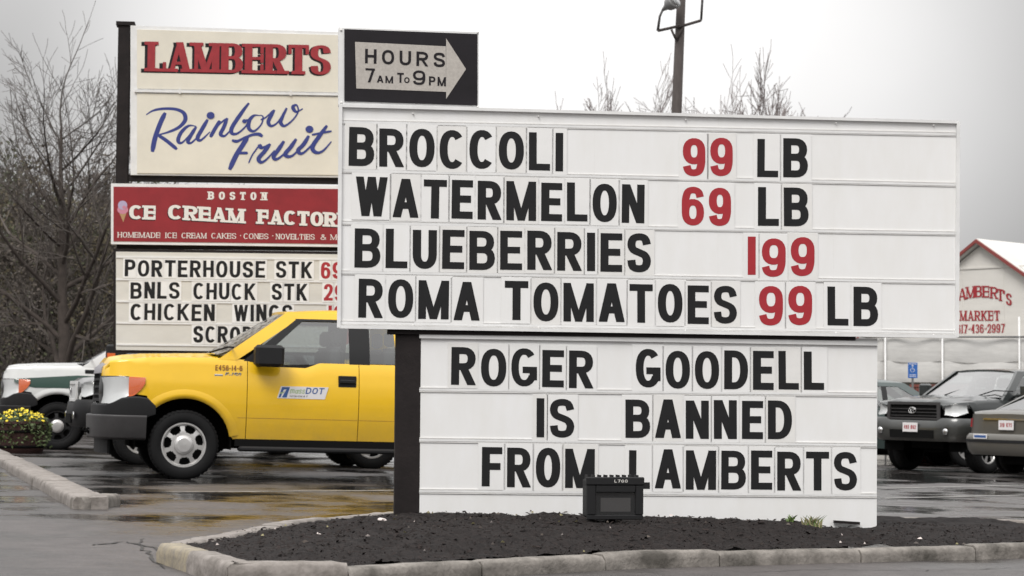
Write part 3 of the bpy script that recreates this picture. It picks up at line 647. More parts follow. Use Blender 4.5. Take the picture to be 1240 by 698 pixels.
# ------------------------------------------------------------------ rear pylon sign
RP = Plane(280, 27.5, R(6.5))
def rear_sign():
    P = RP; root = thing('pylon_sign', 'tall stacked roadside sign with cream, red and white panels behind the yellow pickup', 'sign', P.o, P.yaw)
    (a, _), (b, t) = P(143, 30), P(158, 29)
    mb = MB(); mb.box(a, b, .02, .2, P(143, 222)[1], t, 'post', .01); mb.build('post', root)
    (a, t), (b, _) = P(206, 300), P(222, 300); mb = MB(); mb.box(a, b, .03, .19, -.3, t, 'post', .01); mb.build('post', root)
    (a, t), (b, _) = P(140.5, 29), P(163, 33); mb = MB(); mb.box(a, b, .0, .22, t-.012, t+.035, 'post'); mb.build('post_cap', root)
    (a, t), (b, _) = P(488, 45), P(502, 60); mb = MB(); mb.box(a, b, .02, .2, -.3, t, 'post', .01); mb.build('post', root)
    mb = MB(); bar(mb, P, (141, 214.5), (500, 219.5), .075, .04, .2, 'post'); mb.build('beam', root)
    mb = MB(); bar(mb, P, (141, 297.8), (500, 302), .05, .04, .2, 'post'); mb.build('beam', root)
    mb = MB(); mb.prism([P(158, 31), P(485, 41.5), P(485, 216), P(158, 212)], 0, .22, 'alu'); mb.build('cabinet', root)
    mb = MB(); mb.prism([P(166, 36), P(480, 45), P(480, 113.5), P(166, 107.5)], -.012, .001, 'cream'); up_ = mb.build('upper_panel', root)
    mb = MB(); mb.prism([P(166, 113.5), P(480, 119.5), P(480, 213), P(166, 210)], -.0125, .001, 'cream'); lo = mb.build('lower_panel', root)
    mb = MB(); bar(mb, P, (163, 110.6), (482, 116.3), .03, -.03, 0, 'alu'); mb.build('divider_strip', root)
    for x in (218, 352):
        u, v = P(x, 110+.018*(x-163)); mb = MB(); mb.box(u-.012, u+.012, -.036, -.03, v-.035, v+.035, 'dirt'); mb.build('clip', root)
    # LAMBERTS in fat slab letters with a dark drop edge
    mb = MB()
    text_line(P, mb, 'LAMBERTS', 175, 88.4, 398.5, 92.8, 37.2, 'boxblack', -.014, .27, .12, .13, .05)
    text_line(P, mb, 'LAMBERTS', 178.5, 86.8, 400.5, 91.2, 36, 'brightred', -.020, .25, .10, .11, .05)
    mb.build('lettering', up_)
    # brush script, traced in a 3.49x enlargement of the panel
    def Z(p): return P(130+p[0]/3.49, 20+p[1]/3.49)
    def Z3(p): return P(170+p[0]/6.347, 110+p[1]/6.347)
    def Z8(p): return P(260+p[0]/8.267, 140+p[1]/8.267)
    ST = [(Z3, [(45, 187), (100, 154), (180, 140), (270, 144), (332, 172), (345, 225), (300, 280), (220, 318), (135, 342)], 15), (Z3, [(192, 170), (150, 260), (112, 370), (92, 472)], 17), (Z3, [(140, 345), (200, 385), (282, 452)], 15),
     (Z3, [(430, 275), (370, 272), (312, 325), (290, 385), (318, 402), (372, 350), (428, 275)], 14), (Z3, [(430, 278), (388, 345), (365, 393), (395, 400), (455, 340)], 14),
     (Z3, [(518, 222), (474, 298), (440, 362), (465, 382), (535, 318)], 15), (Z3, [(612, 232), (576, 290), (538, 358)], 14), (Z3, [(545, 345), (605, 262), (668, 212)], 14), (Z3, [(668, 212), (640, 285), (616, 335), (650, 348), (705, 290)], 14),
     (Z3, [(834, 96), (775, 175), (704, 285), (706, 330), (750, 328), (812, 272), (826, 228), (796, 236)], 15),
     (Z, [(645, 420), (620, 420), (600, 442), (598, 474), (620, 486), (650, 458), (658, 426), (645, 418)], 14), (Z, [(648, 438), (672, 426), (700, 398)], 12),
     (Z, [(706, 396), (692, 420), (680, 448), (694, 464), (722, 446), (752, 394)], 14), (Z, [(758, 388), (740, 425), (732, 448), (748, 464), (782, 440), (806, 404), (800, 376), (784, 384), (798, 404), (826, 391)], 14),
     (Z8, [(172, 250), (225, 260), (300, 225), (380, 195), (440, 190), (480, 212)], 17), (Z8, [(330, 215), (285, 290), (215, 400), (148, 545)], 18), (Z8, [(215, 390), (260, 378), (332, 378)], 15),
     (Z8, [(340, 478), (378, 395), (450, 295)], 13), (Z8, [(448, 290), (462, 322), (500, 318), (552, 288)], 16), (Z8, [(556, 286), (500, 360), (440, 432), (465, 470), (520, 440), (600, 350)], 16),
     (Z8, [(694, 258), (640, 340), (590, 412), (618, 440), (690, 390), (765, 295)], 16), (Z8, [(816, 236), (760, 320), (705, 388), (740, 414), (790, 395), (850, 330)], 16), (Z8, [(942, 204), (890, 290), (835, 350), (865, 384), (920, 350), (990, 272)], 16),
     (Z8, [(1124, 102), (1060, 190), (985, 300), (985, 350), (1030, 375), (1090, 350), (1168, 262)], 16), (Z8, [(972, 196), (1050, 180), (1170, 158)], 12)]
    mb = MB()
    for i, (fz, pts, w0) in enumerate(ST):
        c = catmull([fz(p) for p in pts], 7); n = len(c); wd = []
        for k in range(n):
            (xa, ya), (xb, yb) = c[max(k-1, 0)], c[min(k+1, n-1)]; l = math.hypot(xb-xa, yb-ya) or 1
            f = .46+.78*max(0, -(yb-ya)/l)+.34*max(0, (xb-xa)/l)*(1-abs(yb-ya)/l)
            wd.append(w0*f)
        wd = [sum(wd[max(0, k-3):k+4])/len(wd[max(0, k-3):k+4]) for k in range(n)]
        wd = [v*(.5+.5*min(1, 6*min(k+.6, n-.4-k)/n))/1000 for k, v in enumerate(wd)]
        k_ = 1/3.49/95*1000
        for q in ribbon(c, k_, k_, False, wd): mb.face([(p[0], -.0135-i*.0002, p[1]) for p in q], 'blue')
    for (u, v) in (Z3((540, 192)), Z8((948, 140)), Z3((800, 236))):
        r_ = .052 if v != Z3((800, 236))[1] else .03
        mb.face([(u+r_*math.cos(a*.524), -.0195, v+r_*.9*math.sin(a*.524)) for a in range(12)], 'blue')
    mb.build('lettering', lo)
    # red panel
    mb = MB(); mb.prism([P(134.5, 222.5), P(500, 226.5), P(500, 300.5), P(134.5, 296)], -.02, .16, 'alu'); rp = mb.build('red_panel_frame', root)
    mb = MB(); mb.prism([P(137.6, 226.5), P(500, 230.3), P(500, 297), P(137.6, 292.6)], -.026, -.019, 'signred'); mb.build('red_panel', rp)
    mb = MB()
    text_line(P, mb, 'BOSTON', 252, 242, 323, 243, 9.6, 'white', -.028, .27, .2, .14, .5)
    mb.build('lettering', rp); mb = MB()
    for off, m_, d in (((-.9, .9), 'boxblack', -.0275), ((0, 0), 'white', -.031)):
        ox, oy = off
        text_line(P, mb, 'CE', 156.5+ox, 265.8+oy, 188.5+ox, 266.6+oy, 17, m_, d, .30, .2, .15, .06)
        text_line(P, mb, 'C', 203.5+ox, 266+oy, 221+ox, 266.4+oy, 17.5, m_, d, .30, .2, .15)
        text_line(P, mb, 'REAM', 223+ox, 267+oy, 295.5+ox, 271+oy, 17.5, m_, d, .30, .2, .15, .05)
        text_line(P, mb, 'FACTORY', 312+ox, 271.5+oy, 424+ox, 276+oy, 17.5, m_, d, .30, .2, .15, .05)
    mb.build('lettering', rp); mb = MB()
    text_line(P, mb, 'HOMEMADE', 142.6, 288, 194, 288.6, 6.6, 'white', -.028, .16, .1, .1, .1)
    text_line(P, mb, 'ICE', 200, 288.7, 214, 288.8, 6.6, 'white', -.028, .16, .1, .1, .1); text_line(P, mb, 'CREAM', 220, 288.9, 250, 289.2, 6.6, 'white', -.028, .16, .1, .1, .1)
    text_line(P, mb, 'CAKES', 256, 289.2, 286, 289.6, 6.6, 'white', -.028, .16, .1, .1, .1); text_line(P, mb, 'CONES', 295, 289.7, 325, 290, 6.6, 'white', -.028, .16, .1, .1, .1)
    text_line(P, mb, 'NOVELTIES', 334, 290.1, 381, 290.7, 6.6, 'white', -.028, .16, .1, .1, .1); text_line(P, mb, '&', 388, 290.8, 395, 290.9, 6.6, 'white', -.028, .16, .1)
    text_line(P, mb, 'MORE', 400, 290.9, 428, 291.3, 6.6, 'white', -.028, .16, .1, .1, .1)
    for x, y in ((290.5, 286.4), (329.5, 286.9)): text_line(P, mb, '.', x, y+2, x+1.6, y+2, 6, 'white', -.028)
    mb.build('lettering', rp)
    mb = MB()      # painted ice cream cone
    def fan(cx, cy, rx, ry, m, d):
        u, v = P(cx, cy); k = 1/94; mb.face([(u+rx*k*math.cos(a*.524), d, v+ry*k*math.sin(a*.524)) for a in range(12)], m)
    pc = [P(143.5, 256), P(154, 256), P(149.5, 269.5)]; mb.face([(p[0], -.0275, p[1]) for p in (pc[0], pc[2], pc[1])], 'cone')
    fan(148.8, 254.5, 6.6, 5.2, 'pink', -.0285); fan(148.6, 249, 5.6, 5.6, 'lilac', -.0295); fan(150.6, 251.5, 2.4, 2, 'pink', -.0305)
    mb.build('painted_cone', rp)
    # letter board
    mb = MB(); mb.prism([P(137.5, 301.5), P(500, 306), P(500, 432), P(137.5, 427.5)], 0, .16, 'post'); lb = mb.build('letter_board', root)
    mb = MB(); mb.prism([P(140.5, 305), P(497, 309.4), P(497, 428.5), P(140.5, 424)], -.012, .001, 'greyed'); mb.build('board_face', lb)
    for y in (311.5, 338.7, 365.3, 391.3, 417.5):
        mb = MB(); bar(mb, P, (141, y), (496, y+4), .02, -.022, -.011, 'alu'); bar(mb, P, (141, y+1.3), (496, y+5.3), .008, -.016, -.011, 'dirt'); mb.build('letter_rail', lb)
    def RW(w, a, y, b, m='black'): marquee_word(P, root, w, a, y+.011*(a-150), b, y+.011*(b-150), 20.3, m, .016, t=.2)
    RW('PORTERHOUSE', 151, 335, 321); RW('STK', 334, 335, 378); RW('699', 388.5, 335, 428, 'red')
    RW('BNLS', 158, 361.8, 217.5); RW('CHUCK', 234, 361.8, 309.5); RW('STK', 329, 361.8, 372); RW('299', 392, 361.8, 430, 'red')
    RW('CHICKEN', 158, 387.8, 260); RW('WINGS', 283, 387.8, 354); RW('199', 397, 387.8, 428, 'red')
    RW('SCROD', 234, 414.5, 306); RW('99', 398, 414.5, 424, 'red')
rear_sign()

# ------------------------------------------------------------------ vehicles
def wheel(root, x, y, tr, rr, width, style, side, mrim='steel'):
    """side -1: outer face towards -y"""
    w2 = width/2; mb = MB()
    prof = [(rr*.98, -w2*.82), (rr+.015, -w2), (tr*.80, -w2*1.05), (tr*.95, -w2*.98), (tr*.985, -w2*.86), (tr, -w2*.7), (tr, -w2*.25), (tr*.985, -w2*.22), (tr*.985, -w2*.12), (tr, -w2*.1), (tr, w2*.7), (tr*.95, w2*.98), (tr*.8, w2*1.05), (rr, w2*.9), (rr*.98, w2*.2), (rr*.98, -w2*.82)]
    mb.lathe(prof, 'rubber', 40)
    for k in range(46):     # shoulder blocks
        a = 2*math.pi*k/46; c, s = math.cos(a), math.sin(a); d = .016
        for sg in (-1,):
            vs = []
            for rr_, yy in ((tr*.955, -w2*1.03), (tr*.955, -w2*.7), (tr+.006, -w2*.84), (tr+.006, -w2*.5)):
                for t in (-d, d): vs.append((rr_*c-t*s, yy, rr_*s+t*c))
            mb.raw(vs, [(0, 1, 5, 4), (4, 5, 7, 6), (0, 4, 6, 2), (1, 3, 7, 5)], 'rubber', False)
    t = mb.build('wheel', root, (x, y, tr)); t.scale = (1, -side, 1) if False else (1, 1, 1)
    if side > 0: t.rotation_euler = (0, 0, math.pi)
    mb = MB(); n = 70 if style == 'holes' else 60
    def ring(r0, y0, r1, y1, m, keep=None):
        for j in range(n):
            if keep and not keep(j): continue
            a, b = 2*math.pi*j/n, 2*math.pi*(j+1)/n
            mb.raw([(r0*math.cos(a), y0, r0*math.sin(a)), (r0*math.cos(b), y0, r0*math.sin(b)), (r1*math.cos(b), y1, r1*math.sin(b)), (r1*math.cos(a), y1, r1*math.sin(a))], [(0, 1, 2, 3)], m)
    o = -w2*.82
    ring(rr, o, rr*1.0, o-.012, mrim); ring(rr, o-.012, rr*.93, o-.012, mrim); ring(rr*.93, o-.012, rr*.88, o+.012, mrim)
    if style == 'holes':    # pressed wheel: seven openings
        per = n//7; k = lambda j: (j % per) >= 7; k2 = lambda j: (j % per) >= 5 or (j % per) == 0
        ring(rr*.88, o+.012, rr*.85, o+.008, mrim, lambda j: (j % per) >= 7 or (j % per) in (0, 6)); ring(rr*.85, o+.008, rr*.62, o-.006, mrim, k); ring(rr*.62, o-.006, rr*.56, o-.008, mrim, lambda j: (j % per) >= 6 or j % per == 0)
        ring(rr*.56, o-.008, rr*.44, o-.010, mrim); ring(rr*.44, o-.01, rr*.40, o-.035, mrim); ring(rr*.40, o-.035, rr*.30, o-.048, mrim); ring(rr*.30, o-.048, 0, o-.052, mrim)
    else:                   # cast wheel: five or six spokes
        ns = 6 if style == 'six' else 5; per = n//ns; half = per//3
        ring(rr*.88, o+.012, rr*.35, o+.0, mrim, lambda j: (j % per) < half+1); ring(rr*.35, o, rr*.2, o-.012, mrim); ring(rr*.2, o-.012, 0, o-.016, mrim)
    if mrim == 'plast': mb.lathe([(rr*.44, o-.012), (rr*.42, o-.05), (rr*.2, o-.055), (0, o-.056)], 'steel', 20)
    mb.build('rim', t)
    mb = MB(); ring(rr*.95, o+.07, 0, o+.07, 'dark'); ring(rr*.98, o+.01, rr*.95, o+.07, 'steel' if style == 'holes' else 'dark'); mb.build('brake_drum', t)

def vehicle(name, label, cat, S, loc, rz, group=None):
    root = thing(name, label, cat, loc, rz, group); P_ = S['paint']
    xf, xr, wb, W, tr, ar = S['xf'], S['xr'], S['wb'], S['W'], S['tr'], S['ar']; belt = S['belt']; sill = S['sill']
    fplan = [(xf+a, b*W) for a, b in S.get('fplan', [(0, 0), (.01, .35), (.03, .6), (.07, .78), (.12, .88), (.19, .94), (.30, .975), (.5, .99), (.9, 1)])]
    rplan = [(xr-a, b*W) for a, b in S.get('rplan', [(0, 0), (.01, .55), (.03, .78), (.07, .9), (.15, .955), (.35, .985), (.6, 1)])]
    def Yp(x):
        if x < fplan[-1][0]: return lerp([p for p in fplan], x)
        if x > rplan[-1][0]: return lerp([p for p in rplan[::-1]], x)
        return W
    zp = S.get('zp', [(sill-.1, .93), (sill, .95), (sill+.2, .985), (sill+.42, 1.0), (sill+.62, .992), (1.22, .968), (1.42, .93)])
    def Y(x, z): return Yp(x)*lerp(zp, z)
    def arch(x):
        for c in (0, wb):
            if abs(x-c) < ar: return tr+math.sqrt(ar*ar-(x-c)**2)
        return 0
    nzb = S['nose_zb']; tzb = S.get('tail_zb', [(xr-.3, sill), (xr, sill+.1)])
    def zb(x):
        b = sill
        if x < -ar*.8: b = max(b, lerp(nzb, x))
        if x > wb+ar*.8: b = max(b, lerp(tzb, x))
        return max(b, arch(x))
    def zt(x): return lerp(belt, x)
    def xs_(a, b, st=.035):
        n = max(2, int((b-a)/st)); return [a+(b-a)*i/n for i in range(n+1)]
    for sd in (-1, 1):
        for pn, a, b in S['panels']:
            cols = []; inn = []
            for x in xs_(a+.004, b-.004):
                lo, hi = zb(x), max(zt(x), zb(x)+.01); nz = 12
                c = [(x, sd*Y(x, lo+(hi-lo)*k/nz), lo+(hi-lo)*k/nz) for k in range(nz+1)]
                # shoulder rolls in at the very top edge
                c[-1] = (c[-1][0], c[-1][1]-sd*.018, c[-1][2]); cols.append(c); inn.append([(p[0], p[1]-sd*.03, p[2]) for p in c])
            if sd > 0: cols, inn = cols[::-1], inn[::-1]
            mb = MB(); mb.sheet(cols, P_, inn); o = mb.build(pn, root)
            if S.get('moulding') and pn in ('front_door', 'rear_door', 'door'):
                pass
        for c in (0, wb):        # wheel opening lip and liner
            mb = MB(); cols = []; k = 26
            for i in range(k+1):
                a = R(-12+204*i/k); r0 = ar-.004
                x = c-math.cos(a)*r0; z = tr+math.sin(a)*r0; r1 = ar+S.get('flare', .035); x1 = c-math.cos(a)*r1; z1 = tr+math.sin(a)*r1
                fl = S.get('flare_out', .012)
                cols.append([(x, sd*(Y(x, z)-.06), z), (x, sd*(Y(x, z)+fl*.8), z), ((x+x1)/2, sd*(Y((x+x1)/2, (z+z1)/2)+fl), (z+z1)/2), (x1, sd*(Y(x1, z1)+.001), z1)])
            cols = [q for q in cols if q[0][2] > sill-.03]
            mb.sheet(cols if sd < 0 else cols[::-1], S.get('flare_mat', P_)); mb.build('wheel_arch', root)
            mb = MB(); cols = []
            for i in range(19):
                a = R(-5+190*i/18); r0 = ar+.01
                cols.append([(c-math.cos(a)*r0, sd*(W*.93), tr+math.sin(a)*r0), (c-math.cos(a)*r0, sd*W*.5, tr+math.sin(a)*r0)])
            mb.sheet(cols, 'dark'); mb.face([(q[1][0], q[1][1], q[1][2]) for q in cols], 'dark'); mb.build('wheel_liner', root)
            wheel(root, c, sd*(W-S.get('wheel_in', .15)), tr, S['rr'], S.get('tw', .25), S['rim'], sd, S.get('rim_mat', 'steel'))
    # inner body
    mb = MB(); g = .05
    mb.box(ar+g, wb-ar-g, -W*.9, W*.9, sill-.04, min(zt(1.2), zt(wb*.6))-.06, 'dark'); mb.box(-ar-g, ar+g, -W*.49, W*.49, sill, zt(0)-.12, 'dark'); mb.box(wb-ar-g, wb+ar+g, -W*.49, W*.49, sill, zt(wb)-.25, 'dark')
    mb.box(xf+.18, -ar-.02, -W*.78, W*.78, S['btop']-.12, zt(-ar)-.12, 'dark'); mb.box(wb+ar+.02, xr-.12, -W*.85, W*.85, sill, zt(xr-.3)-.2, 'dark')
    mb.box(xf+.4, xr-.3, -.32, .32, sill-.12, sill, 'dark'); mb.tube([(0, -W+.3, tr), (0, W-.3, tr)], .05, 'dark'); mb.tube([(wb, -W+.3, tr), (wb, W-.3, tr)], .06, 'dark')
    mb.tube([(wb-.15, 0, tr-.03), (wb, 0, tr), (wb+.12, 0, tr)], .13, 'dark', 10)
    mb.build('chassis', root)
    # top surfaces
    def deck(nm, pts, crown, inset=.0, m=P_, edge=None):
        cols = []; n = 22; xs = []
        for (a, za), (b, zb_) in zip(pts, pts[1:]):
            k = max(2, int(abs(b-a)/.06)); xs += [a+(b-a)*i/k for i in range(k)]
        xs.append(pts[-1][0]); inn = []
        prof = dict(); res = []
        for x in xs:
            z = lerp(pts, x); yw = Y(x, z)-.02-inset
            c = []
            for j in range(n+1):
                t = -1+2*j/n; bul = S.get('bulge', 0)*math.exp(-((abs(t)-.55)/.13)**2) if nm == 'hood' else 0
                c.append((x, t*yw, z+crown*(1-t*t)-.012*abs(t)**8+bul-.006*math.exp(-((abs(t)-.8)/.04)**2)))
            cols.append(c); inn.append([(p[0], p[1], p[2]-.03) for p in c])
        mb = MB(); mb.sheet(cols, m, inn); return recalc(mb.build(nm, root))
    deck('hood', S['hood'], S.get('hcrown', .04))
    if S.get('trunk'): deck('trunk_lid', S['trunk'], .02)
    # greenhouse: wb_ windshield base, wt_ windshield top, rt_ rear top, rb_ rear base
    (ax, az), (bx, bz), (cx_, cz), (dx, dz) = S['house']; Wb, Wt = S['Wb'], S['Wt']
    def Yg(z): return Wb+(Wt-Wb)*max(0, min(1.1, (z-az)/(bz-az)))**1.15
    def slab(nm, e0, e1, w0, w1, bow0, bow1, m, th=.012, crown0=0, crown1=0, n=12, rows=8):
        cols = []; inn = []
        for i in range(rows+1):
            f = i/rows; w = w0+(w1-w0)*f; x = e0[0]+(e1[0]-e0[0])*f; z = e0[1]+(e1[1]-e0[1])*f; bow = bow0+(bow1-bow0)*f; cr = crown0+(crown1-crown0)*f
            c = [(x+bow*(1-t*t), t*w, z+cr*(1-t*t)) for t in [-1+2*j/n for j in range(n+1)]]
            cols.append(c); inn.append([(p[0], p[1], p[2]-th) for p in c])
        mb = MB(); mb.sheet(cols, m, inn if th else None); return mb.build(nm, root)
    slab('windshield', (ax, az), (bx, bz), Wb-.06, Wt-.05, -S.get('bow', .16), -.06, 'screen', 0, .01, .02)
    slab('rear_window', (cx_, cz), (dx, dz), Wt-.07, Wb-.08, .05, S.get('rbow', .05), 'glass', 0, .02, .0)
    rz_ = S['roof']; cols = []; inn = []        # roof
    xs = [bx-.02+(cx_-bx+.04)*i/16 for i in range(17)]
    for i, x in enumerate(xs):
        f = i/16; zz = bz+(cz-bz)*f+rz_*math.sin(math.pi*min(1, max(0, f*.9+.06)))
        e = max(0, 1-f*8)*.06 - max(0, (f-.875)*8)*.05
        c = []
        for j in range(17):
            t = -1+2*j/16; c.append((x-e*(1-t*t)*1.0, t*(Wt+.005), zz+.025*(1-t*t)-.045*abs(t)**10))
        cols.append(c); inn.append([(p[0], p[1]*.985, p[2]-.035) for p in c])
    mb = MB(); mb.sheet(cols, P_, inn); recalc(mb.build('roof', root))
    def qp(nm, c, m, th=.02, out=0, sd=-1, nx=6, nz=5, par=root):      # c: bl, br, tr, tl in (x,z) on the greenhouse side
        cols = []; inn = []
        for i in range(nx+1):
            f = i/nx; col = []
            for j in range(nz+1):
                h = j/nz; x = (c[0][0]*(1-f)+c[1][0]*f)*(1-h)+(c[3][0]*(1-f)+c[2][0]*f)*h; z = (c[0][1]*(1-f)+c[1][1]*f)*(1-h)+(c[3][1]*(1-f)+c[2][1]*f)*h
                col.append((x, sd*(Yg(z)+out), z))
            cols.append(col); inn.append([(p[0], p[1]-sd*th, p[2]) for p in col])
        if sd > 0: cols, inn = cols[::-1], inn[::-1]
        mb = MB(); mb.sheet(cols, m, inn if th else None); return mb.build(nm, par)
    for sd in (-1, 1):
        for nm, c, m, th, out in S['side']: qp(nm, c, m, th, out, sd)
    # cabin
    mb = MB(); zf = az-.42
    for sx in S['seats']:
        for y in (-.42, .42):
            mb.box(sx-.28, sx+.22, y-.25, y+.25, zf-.1, zf+.08, 'seat', .05); mb.box(sx+.16, sx+.32, y-.25, y+.25, zf, az+.18, 'seat', .06); mb.box(sx+.2, sx+.3, y-.13, y+.13, az+.2, az+.38, 'seat', .03)
    mb.build('seat', root)
    mb = MB(); mb.box(ax+.12, ax+.42, -Wb+.08, Wb-.08, az-.3, az-.03, 'plast', .05); mb.build('dashboard', root)
    mb = MB(); mb.tube([(ax+.52+.05*math.cos(t*.52), -.42+.18*math.sin(t*.52), az-.12+.17*math.cos(t*.52)) for t in range(13)], .014, 'plast', 6); mb.build('steering_wheel', root)
    # fascia sweeps
    def sweep(nm, s0, s1, zfun, m, off=.0, th=.02, prof=None, front=True, n=30, par=root, both=False, lift=0):
        pl = fplan if front else rplan
        acc = [0]
        for p, q in zip(pl, pl[1:]): acc.append(acc[-1]+math.dist(p, q))
        def at_(s):
            sg = -1 if s < 0 else 1; s = abs(s)
            i = 0
            while i < len(acc)-2 and s > acc[i+1]: i += 1
            f = min(1.5, (s-acc[i])/(acc[i+1]-acc[i])); p, q = pl[i], pl[i+1]
            x, y = p[0]+(q[0]-p[0])*f, p[1]+(q[1]-p[1])*f; d = Vector((q[0]-p[0], q[1]-p[1])).normalized()
            nx_, ny = -d.y, d.x
            if not front: nx_, ny = d.y, -d.x
            return x, sg*y, nx_, sg*ny
        def at2(s):
            a = at_(s-.02); b = at_(s+.02); c = at_(s); l = math.hypot(a[2]+b[2], a[3]+b[3]) or 1
            return c[0], c[1], (a[2]+b[2])/l, (a[3]+b[3])/l
        cols = []; inn = []
        for i in range(n+1):
            s = s0+(s1-s0)*i/n; x, y, nx_, ny = at2(s); lo, hi = zfun(s); pr = prof or [(0, 0), (1, 0)]; c = []; d = []
            for h, o in pr:
                z = lo+(hi-lo)*h; k = lerp(zp, z); c.append((x+nx_*(off+o), y*k+ny*(off+o), z)); d.append((x+nx_*(off+o-th), y*k+ny*(off+o-th), z))
            cols.append(c); inn.append(d)
        mb = MB(); mb.sheet(cols, m, inn if th else None); return recalc(mb.build(nm, par))
    S['sweep'] = sweep; S['Y'] = Y; S['Yg'] = Yg; S['root'] = root; S['slab'] = slab
    S['extra'](S, root, sweep, Y)
    q_ = Vector((0, 0, 1)).rotation_difference(Vector((-SLOPE, 0, 1)).normalized())   # wheels follow the fall of the lot
    root.rotation_euler = (q_.to_matrix() @ Matrix.Rotation(rz, 3, 'Z')).to_euler()
    return root

def mirror(root, x, y, z, m='plast', sc=1, lens=None):
    sd = -1 if y < 0 else 1; mb = MB()
    dx_ = .27 if sc > 1.1 else .12; zt_ = z+(.34 if lens else .22*sc)
    mb.box(x-.02*sc, x+dx_*sc, min(y, y+sd*.22*sc), max(y, y+sd*.22*sc), z, zt_, m, .03*sc)
    mb.tube([(x+.03, y-sd*.08, z+.03), (x+.03, y+sd*.03, z+.06)], .03, m, 8); o = mb.build('mirror', root)
    mb = MB(); mb.box(x+dx_*sc-.001, x+dx_*sc+.003, min(y+sd*.03, y+sd*.19*sc), max(y+sd*.03, y+sd*.19*sc), z+.03, z+.19*sc, 'chrome'); mb.build('mirror_glass', o)
    if lens: mb = MB(); mb.box(x-.026, x-.016, min(y+sd*.05, y+sd*.2), max(y+sd*.05, y+sd*.2), z+.0, z+.2, lens, .002); yo = y+sd*.22*sc; mb.box(x+.0, x+.13, min(yo, yo+sd*.006), max(yo, yo+sd*.006), z+.03, z+.19, lens, .002); mb.build('turn_light', o)
def side_mesh(root, nm, pts, m, S, out=.004, th=.012):      # flat polygon pushed onto the side (x,z points), near side
    Yv = max(S['Y'](x, z) for x, z in pts)+out; mb = MB(); mb.prism(pts, -Yv, -Yv+th, m); return mb.build(nm, root)
def handle(root, S, x, z, m='plast', w=.2, h=.11):
    for sd in (-1, 1):
        mb = MB(); y = S['Y'](x, z)
        a, b = sorted((sd*(y+.012), sd*(y-.02))); mb.box(x-w/2, x+w/2, a, b, z-h/2, z+h/2, m, .004)
        a, b = sorted((sd*(y+.038), sd*(y+.022))); mb.box(x-w*.46, x+w*.46, a, b, z-.02, z+.022, m, .008); mb.build('door_handle', root)
def headlight_unit(S, s0, s1, zf, amber=None, off=.012):
    for sg in (-1, 1):
        f = lambda s: zf(abs(s))
        o = S['sweep']('headlight', sg*s0, sg*s1, f, 'lens', off, 0, [(0, -.01), (.15, .0), (.5, .008), (.85, .0), (1, -.01)], n=18)
        S['sweep']('reflector', sg*(s0+.02), sg*(s1-.02), lambda s: (f(s)[0]+.012, f(s)[1]-.012), 'refl', off-.03, .01, [(0, .012), (.3, -.012), (.7, -.012), (1, .012)], n=14, par=o)
        if amber: S['sweep']('indicator', sg*amber[0], sg*amber[1], lambda s: (f(s)[0]+.006, f(s)[1]-.006), 'orange', off-.004, .004, n=8, par=o)
def plate(root, x, y, z, front=True, txt='842 KR', m='red', w=.30, h=.15, tilt=0):
    mb = MB(); sx = -1 if front else 1
    mb.box(x-.006, x+.006, y-w/2, y+w/2, z-h/2, z+h/2, 'plate', .002); o = mb.build('license_plate', root)
    mb = MB(); hh = h*.42; ww = w*.8; u = -ww/2
    for c, xx, cw in layout(txt, hh, -ww/2, ww/2, .2):
        if c == ' ': continue
        g, _ = glyph(c, hh, cw, .2)
        for st in g:
            for q in st: mb.face([(x+sx*.0075, y-sx*(-(xx+p[0])) if not front else y-(xx+p[0]), z-hh*.45+p[1]) for p in q], m)
    mb.build('lettering', o)

